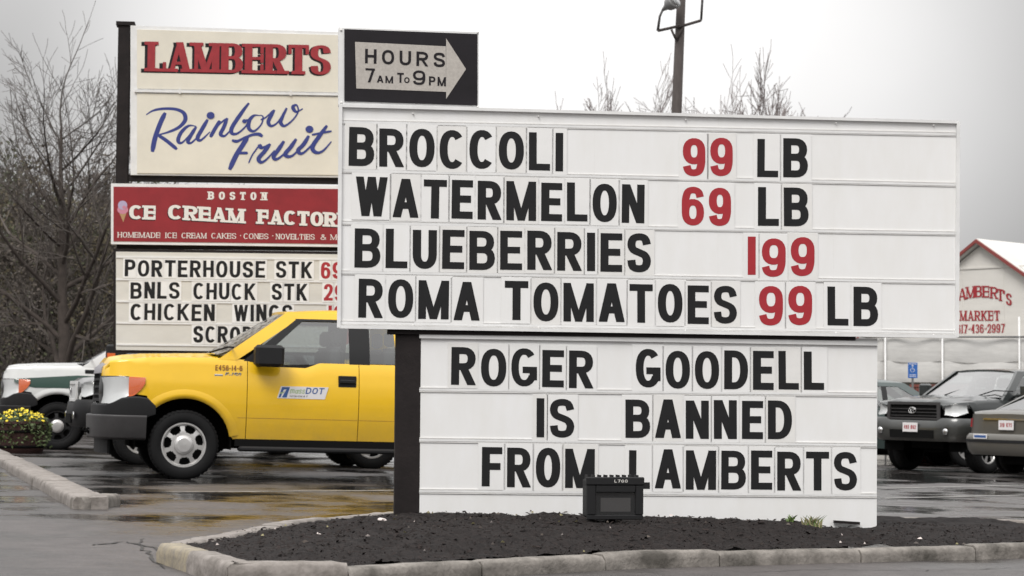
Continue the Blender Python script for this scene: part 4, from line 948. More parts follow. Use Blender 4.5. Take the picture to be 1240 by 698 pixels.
# ---- full-size pickups
def pickup_spec(paint, **k):
    S = dict(paint=paint, xf=-.97, xr=4.62, wb=3.68, W=.985, tr=.395, rr=.255, ar=.535, rim='holes', sill=.475, tw=.27, wheel_in=.165,
     belt=[(-.97, 1.25), (-.85, 1.335), (-.4, 1.385), (.3, 1.40), (.70, 1.385), (1.0, 1.315), (1.38, 1.31), (1.54, 1.372), (2.6, 1.375), (2.62, 1.40), (4.62, 1.40)],
     panels=[('fender', -.86, .70), ('door', .70, 2.0), ('rear_door', 2.0, 2.62), ('bed_side', 2.64, 4.6)],
     nose_zb=[(-.97, 1.165), (-.62, 1.16), (-.605, 1.03), (-.60, .965), (-.40, .94), (-.33, .92)], tail_zb=[(4.3, .55), (4.62, .8)], btop=.92,
     hood=[(-.90, 1.27), (-.85, 1.335), (-.7, 1.362), (-.4, 1.385), (0, 1.40), (.36, 1.412)], hcrown=.045, bulge=.018,
     house=[(.42, 1.40), (1.20, 1.95), (2.58, 1.96), (2.66, 1.42)], Wb=.90, Wt=.70, roof=.045, bow=.2, rbow=.0,
     seats=[1.55, 2.2], flare=.10, flare_out=.013,
     side=[('pillar', [(.36, 1.38), (.58, 1.38), (1.30, 1.885), (1.17, 1.96)], paint, .05, .012),
           ('roof_rail', [(1.14, 1.885), (2.62, 1.90), (2.60, 1.965), (1.17, 1.965)], paint, .04, .012),
           ('window_trim', [(.60, 1.33), (.74, 1.30), (1.36, 1.875), (1.28, 1.885)], 'plast', .03, .014),
           ('window_trim', [(1.28, 1.86), (2.56, 1.875), (2.56, 1.90), (1.26, 1.885)], 'plast', .03, .0145),
           ('window_trim', [(.70, 1.285), (2.56, 1.365), (2.56, 1.385), (.72, 1.325)], 'plast', .03, .006),
           ('side_window', [(.76, 1.325), (1.90, 1.375), (1.90, 1.87), (1.33, 1.865)], 'glass', 0, .002),
           ('pillar', [(1.89, 1.365), (2.13, 1.365), (2.13, 1.885), (1.89, 1.88)], 'plast', .03, .010),
           ('side_window', [(2.13, 1.38), (2.46, 1.38), (2.42, 1.875), (2.13, 1.87)], 'glass', 0, .002),
           ('pillar', [(2.45, 1.37), (2.68, 1.37), (2.62, 1.925), (2.41, 1.925)], paint, .04, .012)])
    def extra(S, root, sweep, Y):
        ch = S.get('grille_mat', 'plast')
        headlight_unit(S, .64, 1.31, lambda s: (lerp([(.6, .835), (1.02, .835), (1.09, .92), (1.18, .935), (1.27, 1.02), (1.31, 1.09)], s), lerp([(.6, 1.15), (1.0, 1.165), (1.31, 1.155)], s)), (1.12, 1.303), .022)
        sweep('bumper', -1.33, 1.33, lambda s: (.44, .72), S.get('bump_mat', 'bumper'), .075, .05, [(0, -.05), (.04, -.014), (.07, -.004), (.12, .0), (.5, .003), (.9, .006), (.96, .006), (.98, .003), (1, -.01)])
        sweep('bumper_cap', -1.43, 1.43, lambda s: (.70 if abs(s) < 1.34 else .70+(abs(s)-1.34)*.4, lerp([(0, .84), (.9, .835), (1.05, .915), (1.12, .935), (1.32, .935), (1.43, .83)], abs(s))), 'plast', .028, .06, [(0, 0), (.05, .002), (.1, .003), (.9, .001), (.95, .0), (1, -.012)])
        sweep('air_dam', -.85, .85, lambda s: (.28, .45), 'plast', -.02, .03)
        for sg in (-1, 1): sweep('nose_panel', sg*.60, sg*1.22, lambda s: (1.16, 1.335), S['paint'], .0, .03, [(0, 0), (.35, -.006), (.65, -.022), (.85, -.06), (1, -.13)], n=14)
        g = sweep('grille', -.60, .60, lambda s: (.88, 1.225), 'dark', -.02, .02)
        sweep('grille_surround', -.63, .63, lambda s: (1.19, 1.32), S.get('cap_mat', ch), .012, .03, [(0, 0), (.5, -.01), (1, -.08)], par=g, n=16); sweep('grille_surround', -.62, .62, lambda s: (.87, .905), ch, .012, .03, par=g, n=16)
        for k in range(3): sweep('grille_bar', -.60, .60, lambda s: (.94+.085*k, .965+.085*k), ch, -.004, .02, par=g, n=16)
        for sg in (-1, 1): sweep('grille_surround', sg*.595, sg*.63, lambda s: (.86, 1.20), ch, .010, .03, par=g, n=4)
        for y in (-.35, .35):
            mb = MB(); mb.tube([(xf_-.03 if False else S['xf']-.07, y, .56), (S['xf']-.10, y, .53), (S['xf']-.05, y, .5)], .02, 'dark', 6); mb.build('tow_hook', root)
        for sd in (-1, 1): mirror(root, .78, sd*.96, S.get('mirror_z', 1.31), sc=1.14, lens=S.get('mirror_lens'))
        handle(root, S, 1.86, 1.165, 'plast', .21, .135); 
        if S.get('step', True):
            for sd in (-1, 1):
                mb = MB(); a, b = sorted((sd*1.0, sd*.82)); mb.box(.62, 3.05, a, b, .335, .395, 'plast', .02); mb.box(.58, 3.1, *sorted((sd*.94, sd*.80)), .395, .478, 'dark'); mb.build('running_board', root)
        # lower body crease and panel line
        for a, b, pn in ((.60, 1.99, 0), (2.01, 2.6, 0)):
            mb = MB()
            for sd in (-1, 1):
                y = Y(1.5, .72)+.0015; mb.box(a, b, *sorted((sd*y, sd*(y-.004))), .718, .7215, 'brownp')
            mb.build('body_crease', root)
        # cowl and wipers
        mb = MB(); mb.sheet([[(.36-.17*(1-t*t), t*.86, 1.435+.02*(1-t*t)), (.47-.17*(1-t*t), t*.86, 1.43+.03*(1-t*t))] for t in [-1+j/8 for j in range(17)]], 'plast')
        for y in (-.55, .25): mb.tube([(.36-.05, y+.1, 1.47), (.50, y-.12, 1.535), (.52, y-.5, 1.52)], .012, 'plast', 5)
        mb.build('wiper_cowl', root)
        mb = MB(); mb.tube([(.40, .74, 1.41), (.46, .74, 1.9)], .005, 'plast', 5) if False else mb.box(.30, .34, .70, .76, 1.40, 1.42, 'plast'); mb.build('antenna_base', root)
        # bed
        mb = MB()
        for sd in (-1, 1): mb.box(2.66, 4.56, *sorted((sd*.93, sd*.78)), 1.36, 1.405, 'plast')
        mb.box(2.66, 4.58, -.8, .8, .72, .78, 'dark'); mb.build('bed_floor', root)
        mb = MB(); mb.box(4.55, 4.62, -.80, .80, .70, 1.40, paint, .02); mb.build('tailgate', root)
        sweep('rear_bumper', -1.0, 1.0, lambda s: (.48, .70), 'chrome', .10, .08, front=False)
        for sd in (-1, 1): mb = MB(); mb.box(4.50, 4.635, *sorted((sd*.80, sd*.975)), .95, 1.35, 'tail', .02); mb.build('tail_light', root)
        if 'deco' in S: S['deco'](S, root)
    S['extra'] = extra; S.update(k); return S

def f_deco(S, root):
    # agency plate on the door
    def side_text(mb, word, x0, x1, z, h, m, y, shear=.0, t=.2):
        for c, xx, cw in layout(word, h, x0, x1, .12):
            if c == ' ': continue
            g, _ = glyph(c, h, cw, t); put_glyph(mb, g, xx, y, z, m, (0, shear))
    y = -S['Y'](1.3, 1.05)-.004; mb = MB(); sh = .25
    poly = [(1.045, .955), (1.60, .955), (1.64, 1.095), (1.085, 1.095)]
    mb.prism(poly, y-.003, y+.003, 'plate'); o = mb.build('door_decal', root)
    mb = MB(); mb.face([(p[0], y-.0038, p[1]) for p in [(1.06, .965), (1.155, .965), (1.19, 1.085), (1.10, 1.085)]], 'bluep')
    mb.face([(p[0], y-.0044, p[1]) for p in [(1.085, .965), (1.10, .965), (1.15, 1.06), (1.12, 1.055)]], 'plate'); mb.face([(p[0], y-.0048, p[1]) for p in [(1.07, 1.0), (1.12, 1.02), (1.13, 1.035), (1.08, 1.02)]], 'greenp'); mb.build('emblem', o)
    mb = MB(); side_text(mb, 'mass', 1.19, 1.36, 1.013, .05, 'greenp', y-.004, .2); side_text(mb, 'DOT', 1.37, 1.58, 1.013, .072, 'bluep', y-.004, .2); side_text(mb, 'HIGHWAY', 1.19, 1.40, .972, .022, 'bumper', y-.004, .2)
    mb.build('lettering', o)
    y = -S['Y'](.4, 1.25)-.004; mb = MB(); side_text(mb, 'E458-14-6', .33, .64, 1.255, .062, 'brownp', y, 0, .17); mb.build('fleet_number', root)
    mb = MB(); side_text(mb, 'F-150', .44, .62, 1.18, .052, 'plast', y-.003, .3, .24); side_text(mb, 'F-150', .435, .615, 1.184, .052, 'chrome', y-.006, .3, .2)
    mb.box(.32, .42, y-.008, y+.004, 1.186, 1.212, 'chrome', .004); mb.build('fender_badge', root)
def by_wheel(px, Y, W, ang, sc=1):
    p = at(px, 540, Y); return (p.x-math.sin(ang)*W*sc, p.y+math.cos(ang)*W*sc, gz(p.x))
S1 = pickup_spec('yellow', deco=f_deco, grille_mat='plast', cap_mat='greysil')
vehicle('pickup_truck', 'bright yellow pickup with an agency decal on its door, beside the sign post', 'pickup truck', S1, by_wheel(222, 24.5, .98, R(14)), R(14))
S2 = pickup_spec('yellow')
vehicle('pickup_truck', 'tall yellow truck, only a strip of its hood showing below the rear letter board', 'pickup truck', S2, by_wheel(234, 33.6, .98, R(3), 1.17), R(3)).scale = (1.17, 1.17, 1.17)
def sd_deco(S, root):
    for sd in (-1, 1):      # dark green side stripe
        cols = []
        for i in range(60):
            x = -.72+i*(5.0/59); hi = lerp([(-.72, 1.16), (.3, 1.24), (.7, 1.235), (4.4, 1.235)], x); lo = lerp([(-.72, 1.10), (-.4, 1.02), (.7, 1.03), (4.4, 1.03)], x)
            cols.append([(x, sd*(S['Y'](x, z)+.006), z) for z in (lo, (lo+hi)/2, hi)])
        mb = MB(); mb.sheet(cols if sd < 0 else cols[::-1], 'cargreen'); mb.build('side_stripe', root)
        mb = MB(); mb.box(.42, .68, *sorted((sd*(S['Y'](.5, 1.3)+.01), sd*(S['Y'](.5, 1.3)-.01))), 1.27, 1.34, 'plast', .008); mb.build('fender_vent', root)
S3 = pickup_spec('carwhite', deco=sd_deco, mirror_lens='orange', bump_mat='plast', mirror_z=1.43, rim_mat='plast')
vehicle('pickup_truck', 'white pickup with a dark green side stripe behind the flower planter', 'pickup truck', S3, by_wheel(68, 36.6, .98, R(9), 1.03), R(9)).scale = (1.03, 1.03, 1.03)

# ---- compact dark green pickup at the right, seen from its front corner
def tac_extra(S, root, sweep, Y):
    headlight_unit(S, .58, 1.05, lambda s: (lerp([(.5, .93), (.8, .90), (1.05, .97)], s), lerp([(.5, 1.10), (1.05, 1.13)], s)), None)
    sweep('bumper', -1.16, 1.16, lambda s: (.50, .84 if abs(s) < .5 else .88), 'plast' if S.get('vertical') else S['paint'], .05, .05, [(0, -.04), (.15, 0), (.55, .02), (.9, .0), (1, -.03)])
    sweep('lower_intake', -.45, .45, lambda s: (.55, .68), 'dark', .075, .02)
    g = sweep('grille', -.50, .50, lambda s: (.86, 1.12), 'dark', .0, .02)
    gm = 'refl' if S.get('vertical') else 'bumper'
    sweep('grille_surround', -.54, .54, lambda s: (1.09, 1.135), gm, .03, .03, par=g, n=16); sweep('grille_surround', -.5, .5, lambda s: (.85, .88), gm, .03, .03, par=g, n=16)
    if S.get('vertical'):
        for k in range(9): sweep('grille_bar', -.46+.105*k, -.42+.105*k, lambda s: (.88, 1.10), 'refl', .02, .03, par=g, n=3)
    else:
        for k in range(3): sweep('grille_bar', -.50, .50, lambda s: (.905+.055*k, .918+.055*k), 'bumper', .02, .02, par=g, n=12)
    for sg in (-1, 1): sweep('grille_surround', sg*.48, sg*.54, lambda s: (.85, 1.13), gm, .031, .03, par=g, n=4)
    mb = MB()
    for rx, ry, dz_ in ((.075, .05, 0), (.03, .048, 0), (.055, .02, .018)): mb.tube([(S['xf']-.035, rx*math.cos(a*.3927), 1.0+dz_+ry*math.sin(a*.3927)) for a in range(17)], .006, 'chrome', 5)
    mb.build('emblem', g)
    if not S.get('vertical'): plate(root, S['xf']-.085, 0, .72, True, '49X R62')
    for sg in (-1, 1):
        mb = MB(); mb.lathe([(0, -.01), (.05, -.012), (.055, 0)], 'chrome', 14, 'y'); o = mb.build('fog_light', root, (S['xf']-.03, sg*.66, .66), (0, 0, R(-90)))
        mirror(root, .82, sg*.93, 1.25, S['paint'], 1.0)
    handle(root, S, 1.72, 1.08, S['paint']); 
    mb = MB(); mb.sheet([[(.40-.17*(1-t*t), t*.80, 1.24), (.52-.17*(1-t*t), t*.80, 1.245)] for t in [-1+j/8 for j in range(17)]], 'plast')
    for y in (-.5, .2): mb.tube([(.40, y+.1, 1.27), (.56, y-.1, 1.36), (.6, y-.45, 1.35)], .01, 'plast', 5)
    mb.build('wiper_cowl', root)
    mb = MB(); mb.box(4.3, 4.36, -.75, .75, .65, 1.25, S['paint'], .02); mb.build('tailgate', root)
S4 = dict(paint='dkgreen', xf=-.88, xr=4.4, wb=3.23, W=.93, tr=.38, rr=.23, ar=.50, rim='six', sill=.50, tw=.26, wheel_in=.15, btop=.9,
 belt=[(-.88, 1.08), (-.75, 1.13), (-.3, 1.18), (.3, 1.205), (.75, 1.19), (1.0, 1.20), (2.4, 1.24), (4.4, 1.24)],
 panels=[('fender', -.80, .72), ('door', .72, 1.9), ('rear_door', 1.9, 2.5), ('bed_side', 2.52, 4.36)], nose_zb=[(-.9, 1.1), (-.55, 1.1), (-.42, .95), (-.38, .85)], tail_zb=[(4.1, .55), (4.4, .75)],
 zp=[(.4, .93), (.5, .95), (.7, .985), (.9, 1.0), (1.05, .99), (1.15, .965), (1.3, .93)],
 hood=[(-.84, 1.09), (-.78, 1.13), (-.55, 1.16), (-.2, 1.19), (.2, 1.215), (.40, 1.225)], hcrown=.045, bulge=.02,
 house=[(.48, 1.225), (1.22, 1.69), (2.42, 1.69), (2.55, 1.26)], Wb=.85, Wt=.64, roof=.04, seats=[1.45, 2.1], flare=.07, flare_out=.045,
 side=[('pillar', [(.42, 1.2), (.60, 1.2), (1.30, 1.63), (1.18, 1.70)], 'dkgreen', .05, .012), ('roof_rail', [(1.16, 1.625), (2.46, 1.625), (2.42, 1.70), (1.18, 1.70)], 'dkgreen', .04, .012),
  ('window_trim', [(.6, 1.19), (2.4, 1.225), (2.4, 1.25), (.62, 1.225)], 'plast', .03, .013), ('side_window', [(.66, 1.22), (1.80, 1.24), (1.80, 1.63), (1.30, 1.625)], 'glass', 0, .002),
  ('pillar', [(1.79, 1.22), (1.95, 1.22), (1.95, 1.64), (1.79, 1.64)], 'plast', .03, .01), ('side_window', [(1.95, 1.24), (2.36, 1.245), (2.32, 1.63), (1.95, 1.63)], 'glass', 0, .002),
  ('pillar', [(2.34, 1.22), (2.58, 1.22), (2.46, 1.66), (2.30, 1.66)], 'dkgreen', .04, .012)], extra=tac_extra)
p = gp(1143, 571)
vehicle('pickup_truck', 'dark green compact pickup parked nose out at the right', 'pickup truck', S4, (p.x, p.y, gz(p.x)), R(43)).scale = (1.03, 1.03, 1.05)
S8 = dict(S4); S8.update(paint='silver', vertical=True, side=[(a_, b_, ('silver' if c_ == 'dkgreen' else c_), d_, e_) for a_, b_, c_, d_, e_ in S4['side']])
vehicle('pickup_truck', 'silver pickup with slotted chrome grille, half hidden by the nearest yellow pickup', 'pickup truck', S8, by_wheel(171, 29.5, .93, R(16)), R(16))

# ---- sedans
def sedan_spec(paint, **k):
    S = dict(paint=paint, xf=-.95, xr=3.75, wb=2.72, W=.90, tr=.32, rr=.2, ar=.385, rim='five', sill=.28, tw=.21, wheel_in=.13, btop=.62,
     belt=[(-.95, .66), (-.8, .74), (-.2, .86), (.4, .93), (1.0, .95), (2.5, .99), (3.2, 1.0), (3.75, .97)],
     panels=[('fender', -.85, .42), ('front_door', .42, 1.42), ('rear_door', 1.42, 2.4), ('rear_fender', 2.4, 3.6)], nose_zb=[(-.95, .66), (-.6, .62), (-.42, .55)], tail_zb=[(3.2, .5), (3.4, .62), (3.75, .66)],
     zp=[(.2, .93), (.28, .95), (.45, .985), (.65, 1.0), (.8, .99), (.95, .955), (1.05, .92)],
     hood=[(-.92, .68), (-.84, .74), (-.5, .81), (0, .89), (.45, .94)], trunk=[(3.12, 1.02), (3.45, 1.015), (3.66, .99), (3.73, .94)], hcrown=.05,
     house=[(.42, .95), (1.12, 1.385), (2.25, 1.385), (3.10, 1.03)], Wb=.83, Wt=.58, roof=.05, seats=[1.35, 2.15], flare=.02, flare_out=.008, bow=.22, rbow=.12,
     side=[('pillar', [(.36, .93), (.52, .93), (1.22, 1.33), (1.08, 1.39)], paint, .05, .01), ('roof_rail', [(1.06, 1.325), (2.34, 1.325), (2.28, 1.39), (1.1, 1.39)], paint, .04, .01),
      ('pillar', [(2.85, .98), (3.16, 1.0), (2.32, 1.39), (2.16, 1.33)], paint, .04, .01), ('window_trim', [(.52, .935), (2.9, .975), (2.88, 1.0), (.56, .965)], 'plast', .03, .008),
      ('side_window', [(.58, .96), (1.42, .98), (1.42, 1.33), (1.20, 1.325)], 'glass', 0, .002), ('pillar', [(1.41, .96), (1.50, .96), (1.50, 1.34), (1.41, 1.34)], 'plast', .03, .008),
      ('side_window', [(1.50, .98), (2.82, 1.0), (2.18, 1.33), (1.50, 1.33)], 'glass', 0, .002)])
    def extra(S, root, sweep, Y):
        headlight_unit(S, .52, .98, lambda s: (.60, .73 if s < .9 else .72), None)
        sweep('bumper', -1.1, 1.1, lambda s: (.24, .58), paint, .05, .05, [(0, -.05), (.2, 0), (.6, .02), (1, -.03)])
        sweep('grille', -.42, .42, lambda s: (.58, .70), 'dark', .01, .02)
        sweep('rear_bumper', -1.25, 1.25, lambda s: (.30, .64), paint, .06, .05, [(0, -.05), (.2, 0), (.6, .02), (.85, .015), (1, -.03)], front=False)
        sweep('bumper_trim', -1.2, 1.2, lambda s: (.50, .545), 'plast', .088, .03, front=False)
        sweep('rear_panel', -1.0, 1.0, lambda s: (.60, .95), paint, .0, .04, front=False)
        for sg in (-1, 1): sweep('tail_light', sg*.80, sg*1.12, lambda s: (.74, .88), 'tail', .014, .03, front=False, n=12); mirror(root, .62, sg*.84, .97, paint, .8)
        handle(root, S, 1.28, .84, paint, .16, .05); handle(root, S, 2.25, .86, paint, .16, .05)
        sweep('chrome_strip', -.5, .5, lambda s: (.86, .885), 'chrome', .02, .02, front=False)
        plate(root, S['xr']+.03, 0, .78, False, '31D K75')
        if S.get('sticker'):
            mb = MB(); mb.box(S['xr']+.078, S['xr']+.086, -.62, -.34, .555, .63, 'plate', .002); o = mb.build('bumper_sticker', root)
            mb = MB(); mb.box(S['xr']+.0865, S['xr']+.0875, -.60, -.36, .572, .612, 'bluep'); mb.build('sticker_print', o)
    S['extra'] = extra; S.update(k); return S
pz = gp(1216, 577)
# rear of the grey sedan towards the camera, nose away to the right
ang = R(-143)
S5 = sedan_spec('greypaint', sticker=True)
vx = Vector((math.cos(ang), math.sin(ang)))
tgt = at(1219, 565, 34.0)
vehicle('sedan', 'grey brown sedan seen from behind at the right edge', 'car', S5, (tgt.x-vx.x*3.75, tgt.y-vx.y*3.75, gz(tgt.x)), ang)
q = at(1062, 540, 41.0); S6 = sedan_spec('teal')
vehicle('sedan', 'dark teal car parked side on, between the price sign and the green compact pickup', 'car', S6, (q.x+1.7, q.y+1.2, gz(q.x+1.7)), R(186)).scale = (1.12, 1.12, 1.14)
q = at(1120, 540, 44.5); S7 = sedan_spec('silver')
vehicle('sedan', 'dark silver car parked behind the green compact pickup', 'car', S7, (q.x, q.y, gz(q.x)), R(20)).scale = (1.1, 1.1, 1.15)

# ------------------------------------------------------------------ floodlight box in front of the sign
def floodlight():
    P = Plane(743, 13.75, R(8)); (a, b), (c, d) = P(709, 629), P(777, 580); z0 = b; z1 = d; w = c-a; h = z1-z0
    root = thing('floodlight', 'black box floodlight standing on the mulch before the lower board', 'floodlight', P.o, P.yaw)
    mb = MB(); y0 = -.06; mb.box(a, c, y0+.02, .12, z0+.01, z1, 'plast', .012)
    mb.box(a-.006, c+.006, y0-.004, y0+.03, z1-.04, z1+.012, 'plast', .006); mb.build('housing', root)
    t = .05; mb = MB(); mb.box(a, a+.055, y0, y0+.022, z0+.03, z1-.041, 'plast', .004); mb.box(c-.05, c, y0, y0+.022, z0+.03, z1-.041, 'plast', .004)
    mb.box(a+.056, c-.051, y0, y0+.022, z1-.085, z1-.041, 'plast', .004); mb.box(a, c, y0+.002, y0+.022, z0+.0, z0+.029, 'plast', .004); mb.build('rim_frame', root)
    mb = MB(); mb.face([(a+.056, y0+.016, z0+.03), (c-.051, y0+.016, z0+.03), (c-.051, y0+.012, z1-.086), (a+.056, y0+.012, z1-.086)], 'lens'); mb.build('lens', root)
    mb = MB(); mb.box(a+.09, c-.08, y0+.0185, y0+.0195, z0+.05, z1-.12, 'ceramic'); mb.build('reflector', root)
    for k in range(9):
        mb = MB(); x = a+.02+k*(w-.04)/8; mb.box(x-.004, x+.004, .02, .13, z1+.0005, z1+.022, 'plast'); mb.build('cooling_fin', root)
    mb = MB(); x = a+w*.48
    for ch, u, cw in layout('L700', .018, x, x+.085, .2):
        g, _ = glyph(ch, .018, cw, .2); put_glyph(mb, g, u, y0-.0045, z1-.022, 'white')
    mb.build('lettering', root)
    mb = MB(); mb.tube([(a+w*.5, .06, z0-.14), (a+w*.5, .06, z0+.02)], .022, 'dark', 8); mb.build('stand', root)
floodlight()
# white rock and weeds
def rock(px, py, Y, r, label):
    p = at(px, py, Y); mb = MB(); random.seed(px); n = 8; rings = []
    mb.lathe([(0, r*.55), (r*.6, r*.5), (r*.95, r*.25), (r, 0), (r*.8, -r*.4)], 'rock', 9, 'z')
    o = mb.build('rock', None, (p.x, p.y, mulch_z(p.x, p.y)+r*.1), (.2, .1, .6))
    for v in o.data.vertices: v.co *= 1+.25*noise.noise(v.co*40+Vector((px, 0, 0)))
    tag(o, label, 'rock')
rock(463, 634, 14.0, .034, 'small whitish rock on the mulch left of the dark post')
def weeds(px, py, Y, label, n, h, mats, spread, seedv):
    random.seed(seedv); p = at(px, py, Y); z = mulch_z(p.x, p.y); mb = MB()
    for k in range(n):
        a = random.uniform(0, 6.28); r = random.uniform(0, spread); x, y = r*math.cos(a), r*math.sin(a)*.5; hh = h*random.uniform(.5, 1.1); lx = random.uniform(-.5, .6)*hh; ly = random.uniform(-.4, .4)*hh; w = random.uniform(.003, .006)
        pts = [(x+lx*t*t, y+ly*t*t, hh*t*(1-.15*t)) for t in (0, .35, .7, 1)]; ww = [w, w*1.1, w*.7, 0.0005]; m = random.choice(mats)
        for i in range(3):
            mb.face([(pts[i][0]-ww[i], pts[i][1], pts[i][2]), (pts[i][0]+ww[i], pts[i][1], pts[i][2]), (pts[i+1][0]+ww[i+1], pts[i+1][1], pts[i+1][2]), (pts[i+1][0]-ww[i+1], pts[i+1][1], pts[i+1][2])], m)
    tag(mb.build('weed', None, (p.x, p.y, z-.01)), label, 'weed')
weeds(958, 630, 14.38, 'small bright green weed against the lower board, left of the strawy tuft', 26, .075, ['grass'], .035, 3)
weeds(984, 630, 14.33, 'strawy tuft of weeds on the mulch before the lower board', 60, .10, ['grass', 'straw', 'straw'], .075, 5)
weeds(520, 632, 14.38, 'faint small weed at the left foot of the lower board', 12, .04, ['straw', 'twig'], .05, 8)

# ------------------------------------------------------------------ flower planter, guard rail
def planter():
    p = gp(22, 549); root = thing('flower_planter', 'brown tub planter of yellow flowers at the left edge', 'planter', (p.x-.05, p.y+.35, gz(p.x)))
    mb = MB(); mb.lathe([(0, .0), (.34, .0), (.37, .05), (.42, .44), (.44, .46), (.44, .50), (.40, .50), (.38, .43), (0, .43)], 'tub', 20, 'z', smooth=False)
    mb.build('tub', root)
    mb = MB()
    for z, r in ((.1, .38), (.34, .408)): mb.lathe([(r, z-.02), (r+.012, z-.018), (r+.014, z+.018), (r+.002, z+.02)], 'dark', 20, 'z')
    mb.build('hoop', root)
    random.seed(4); mb = MB(); fl = MB()
    for k in range(2200):
        a = random.uniform(0, 6.28); r = .50*math.sqrt(random.random()); z = .42+.24*(1-(r/.56)**2)*random.random()+random.uniform(-.02, .03)-(.34*random.random()**1.5 if r > .41 else 0)
        c = Vector((r*math.cos(a), r*math.sin(a), z)); u = Vector([random.gauss(0, 1) for _ in range(3)]).normalized(); v = u.orthogonal().normalized(); s = random.uniform(.018, .04)
        mb.face([c-u*s, c-v*s*.5, c+u*s, c+v*s*.5], 'leaf')
    for k in range(210):
        a = random.uniform(0, 6.28); r = .47*math.sqrt(random.random()); z = .47+.22*(1-(r/.56)**2)+random.uniform(-.05, .02); c = Vector((r*math.cos(a), r*math.sin(a), z)); s = random.uniform(.012, .024)
        n = Vector((random.gauss(0, .6), random.gauss(-.5, .6), 1)).normalized(); u = n.orthogonal().normalized(); v = n.cross(u)
        fl.face([c+(u*math.cos(t*1.047)+v*math.sin(t*1.047))*s for t in range(6)], 'petal')
    kind(mb.build('foliage', root), 'stuff'); kind(fl.build('flowers', root), 'stuff')
planter()
def guard():
    a = at(-60, 483, 46); b = at(14, 483, 46); root = thing('guard_rail', 'grey guard rail behind the white pickup at the left edge', 'guard rail', (b.x, b.y, gz(b.x)))
    mb = MB(); prof = [(0, -.15), (-.05, -.10), (-.05, -.04), (.0, 0), (-.05, .04), (-.05, .10), (0, .15)]
    mb.sheet([[(x, y, .62+z) for y, z in prof] for x in (-6, .05)], 'rail'); mb.build('rail', root)
    for x in (-5, -3, -1, -.1):
        mb = MB(); mb.box(x-.06, x+.06, .01, .14, -.1, .78, 'rail', .01); mb.build('post', root)
guard()

# ------------------------------------------------------------------ utility pole
def pole():
    Y = 50; p = at(818, 300, Y); root = thing('light_pole', 'tall leaning wooden light pole rising behind the price sign', 'light pole', (p.x-.35, Y, gz(p.x)))
    o = root.location
    A = at(812.5, 300, Y)-o; top = at(826, -28, Y)-o; bot = A+(A-top).normalized()*((A.z+.3)/((top-A).normalized().z)) if False else A+(A-top)*(A.z/(top.z-A.z))
    mb = MB(); mb.tube([bot, A, top], [.17, .145, .105], 'wood', 10); mb.build('pole', root)
    def q(x, y, d=0): return at(x, y, Y+d)-o
    mb = MB(); mb.tube([q(821.5, 32, -.13), q(796.5, 37.5, -.13)], .035, 'wood', 6); mb.tube([q(796.5, 37.5, -.13), q(799, 20, -.13), q(803, 11, -.13)], [.035, .03, .03], 'ceramic', 6); mb.tube([q(818.5, 48, -.12), q(813, 36, -.13)], .03, 'wood', 5); mb.build('bracket_arm', root)
    mb = MB(); mb.tube([q(822, 33, -.13), q(849, 25, -.13)], .035, 'wood', 6); mb.tube([q(849, 25, -.13), q(850.5, 0, -.13), q(850, -8, -.13)], .03, 'ceramic', 6); mb.tube([q(819.5, 48, -.12), q(828, 32, -.13)], .03, 'wood', 5); mb.build('bracket_arm', root)
    for (x, y) in ((803, 12), (850, -10)):
        c = q(x, y, -.2); mb = MB(); d = (q(x+16, y-13, -.5)-c).normalized()
        mb.tube([c, c+d*.12, c+d*.2, c+d*.36, c+d*.40], [.04, .08, .15, .19, .19], 'lampgrey', 12); f = mb.build('lamp_head', root)
        mb = MB(); mb.tube([c+d*.401, c+d*.41], [.17, .17], 'lens', 12); mb.build('lamp_glass', f)
pole()

